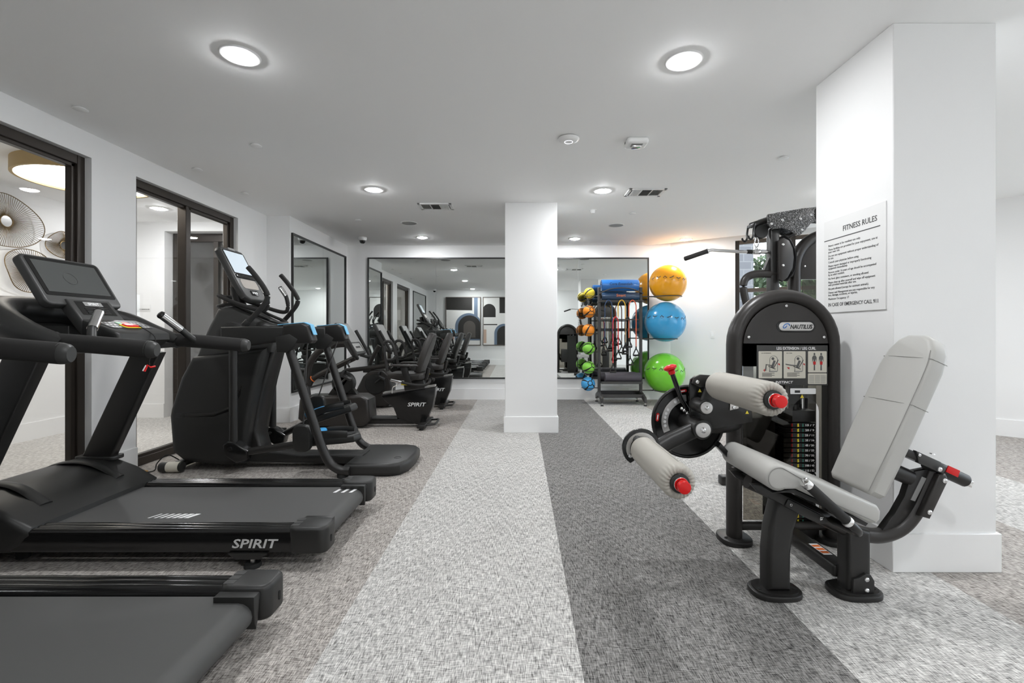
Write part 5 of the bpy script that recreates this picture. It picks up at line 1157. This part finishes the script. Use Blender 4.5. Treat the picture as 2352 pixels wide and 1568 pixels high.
# exercise balls
def printed(t, x, z, r, n, seed):
    """row of small dark exercise pictograms around the front of the ball"""
    rnd = random.Random(seed); b = B()
    for k in range(n):
        a = math.radians(-90 - 62 + 124 * k / (n - 1) - 6); el = math.radians(12 + 3 * math.sin(k))
        d = Vector((math.cos(el) * math.cos(a), math.cos(el) * math.sin(a), math.sin(el)))
        c = Vector((x, YR, z)) + d * (r + .0004); u = Vector((-d.y, d.x, 0)).normalized(); v = d.cross(u)
        s = .036
        sh_ = [((-1, -.2), (.1, .1), (.7, .5)), ((-.9, .4), (-.1, -.1), (.9, .2)), ((-.7, -.5), (0, .4), (.7, -.5))][k % 3]
        b.tube([c + u * (p[0] * s) + v * (p[1] * s) for p in sh_], .0065, 6, smooth=False, r2=.0016, up=d)
        b.sphere(c + u * (sh_[2][0] * s * 1.2) + v * (sh_[2][1] * s + .008), .005, 8, 6)
        b.tube([c - u * s * .4 - v * .03, c + u * s * .4 - v * .03], .002, 5, smooth=False)
    b.done('printed_figures', M['darkprint'], t, kind='stuff')
for k, (nm, x, z, r, col, lab, zr) in enumerate(BALLS):
    t = thing('exercise_ball', lab, 'exercise ball', (x, YR, z - r), 'large exercise balls on the rack')
    B().sphere((x, YR, z), r, 48, 28).done('ball', mat(nm, col, .22, spec=.5, coat=.3), t, angle=80)
    printed(t, x, z, r, 7, k)
# medicine balls: coloured rubber with black bands
MC = {'yb': mat('yellow_rubber', '#ead23a', .5), 'ob': mat('orange_rubber', '#f59325', .5), 'gb': mat('green_rubber', '#8ad64c', .5), 'bb': mat('sky_rubber', '#4aa8e4', .5)}
labs = ['small yellow medicine ball with black bands, top of the rack side', 'orange medicine ball with black bands, upper of the two orange ones', 'orange medicine ball with black bands, lower of the two orange ones',
        'green medicine ball with black bands, upper of the two green ones', 'green medicine ball with black bands, lower of the two green ones', 'blue medicine ball with black bands, lowest on the rack side']
for k, ((x, z, r, c), lab) in enumerate(zip(MED, labs)):
    tb = bmesh.new(); bmesh.ops.create_uvsphere(tb, u_segments=48, v_segments=24, radius=r)
    for f in tb.faces:
        p = f.calc_center_median(); a = (math.degrees(math.atan2(p.y, p.x)) + 360) % 90; el = abs(p.z) / r
        if el < .93 and (36 < a < 54): f.material_index = 1
        elif .90 < el < .945: f.material_index = 1
    tb.transform(Matrix.Translation((x, YR + .05, z)) @ Euler([(.3, .9, .35), (1.25, .1, .3), (.5, .2, .4), (.2, 1.0, -.5), (1.2, .3, .6), (1.35, -.2, .2)][k]).to_matrix().to_4x4())
    b = B(); b._merge(tb)
    o = b.done('medicine_ball', [MC[c], M['rubber']], None, angle=80); tag(o, lab, 'medicine ball', 'medicine balls on the rack side')
# rolled mats
def roll(x0, x1, y, z, r, m, label, name='rolled_mat', cat='mat', turns=2.6, txt=None, tm=None, group=None, ts=.05):
    t = thing(name, label, cat, ((x0 + x1) / 2, y, z - r), group)
    B().cyl((x0, y, z), (x1, y, z), r, seg=36, bev=.006).done('roll', m, t)
    pts = []
    for k in range(60):
        a = 2 * PI * turns * k / 59; q = r * (.15 + .82 * k / 59); pts.append((x0 - .001, y + q * math.cos(a), z + q * math.sin(a)))
    B().tube(pts, .0025, 5, smooth=False).done('spiral_edge', M['rubber'], t)
    if txt: text('lettering', txt, ts, tm, t, (((x0 + x1) / 2), y - r * .985 - .002, z + r * .15), FRONT, shear=.1, bold=.0008)
    return t
matb = mat('blue_mat', '#2b71bd', .3, coat=.5, bump=.2, bscale=40); matd = mat('navy_mat', '#22405f', .3, coat=.5, bump=.2, bscale=40)
roll(1.43, 2.05, YR + .02, 1.985, .098, matb, 'bright blue rolled mat in clear wrap on top of the rack', txt='Core Essentials', tm=mat('navy_print', '#10233f', .4), group='rolled mats on the rack', ts=.062)
roll(1.425, 2.055, YR - .005, 1.80, .066, matd, 'dark navy rolled mat under the bright blue one', txt='Smart', tm=mat('orange_print', '#e07a3c', .4), group='rolled mats on the rack', ts=.065)
fm = mat('grey_foam', '#47434a', .55)
roll(1.47, 2.065, YR - .075, .447, .081, fm, 'charcoal foam roller in front on the lower shelf', 'foam_roller', 'foam roller', turns=.02, group='foam rollers on the rack shelf')
roll(1.42, 2.02, YR + .083, .447, .078, fm, 'charcoal foam roller behind on the lower shelf', 'foam_roller', 'foam roller', turns=.02, group='foam rollers on the rack shelf')
# resistance tubes hung over the pegs
def tube_set(x, z, w, zl, zr_, m, label, yo):
    z += .012
    t = thing('resistance_tube', label, 'resistance band', (x, YR - .08, min(zl, zr_) - .1), 'resistance tubes hanging on the rack'); y = YR - yo
    B().tube([(x - w, y, zl), (x - w, y, z - .18), (x - w * .95, y, z - .06), (x - w * .55, y, z - .005), (x, y, z + .018), (x + w * .55, y, z - .005), (x + w * .95, y, z - .06), (x + w, y, z - .18), (x + w, y, zr_)], .0085, 10, n=5).done('tube', m, t)
    for xx, zz in ((x - w, zl), (x + w, zr_)):
        h = B().tube([(xx, y, zz), (xx - .035, y - .005, zz - .07), (xx - .05, y - .005, zz - .115)], .006, 6, r2=.010).tube([(xx, y, zz), (xx + .035, y - .005, zz - .07), (xx + .05, y - .005, zz - .115)], .006, 6, r2=.010).done('handle_strap', M['rubber'], t)
        B().cyl((xx - .052, y - .005, zz - .118), (xx + .052, y - .005, zz - .118), .0145, seg=14, bev=.004).done('handle_grip', M['foam'], t)
        B().cyl((xx, y, zz - .012), (xx, y, zz + .03), .012, seg=12).done('tube_collar', M['rubber'], t)
cols = [('navy_latex', '#2c4569'), ('yellow_latex', '#e7b52f'), ('orange_latex', '#e5663f'), ('red_latex', '#d2222b'), ('black_latex', '#2a2928')]
tl = ['navy blue resistance tube looped over the left peg', 'yellow resistance tube looped over the middle peg', 'orange red resistance tube looped over the right peg', 'bright red resistance tube on the lower left peg', 'black resistance tube on the lower right peg']
zz = [(1.00, 1.06), (1.12, 1.0), (1.07, .93), (.66, .88), (.96, .78)]
for k, (x, z) in enumerate(hooks): tube_set(x, z, .06 if k < 3 else .043, zz[k][0], zz[k][1], mat(cols[k][0], cols[k][1], .4), tl[k], (.066, .108, .066, .152, .152)[k])
flush_texts()
move_copy(tm, -1.28, 'nearest black treadmill cut off by the lower left corner')
move_copy(tm, -2.56, 'black treadmill behind the viewer, seen only in the back mirror')
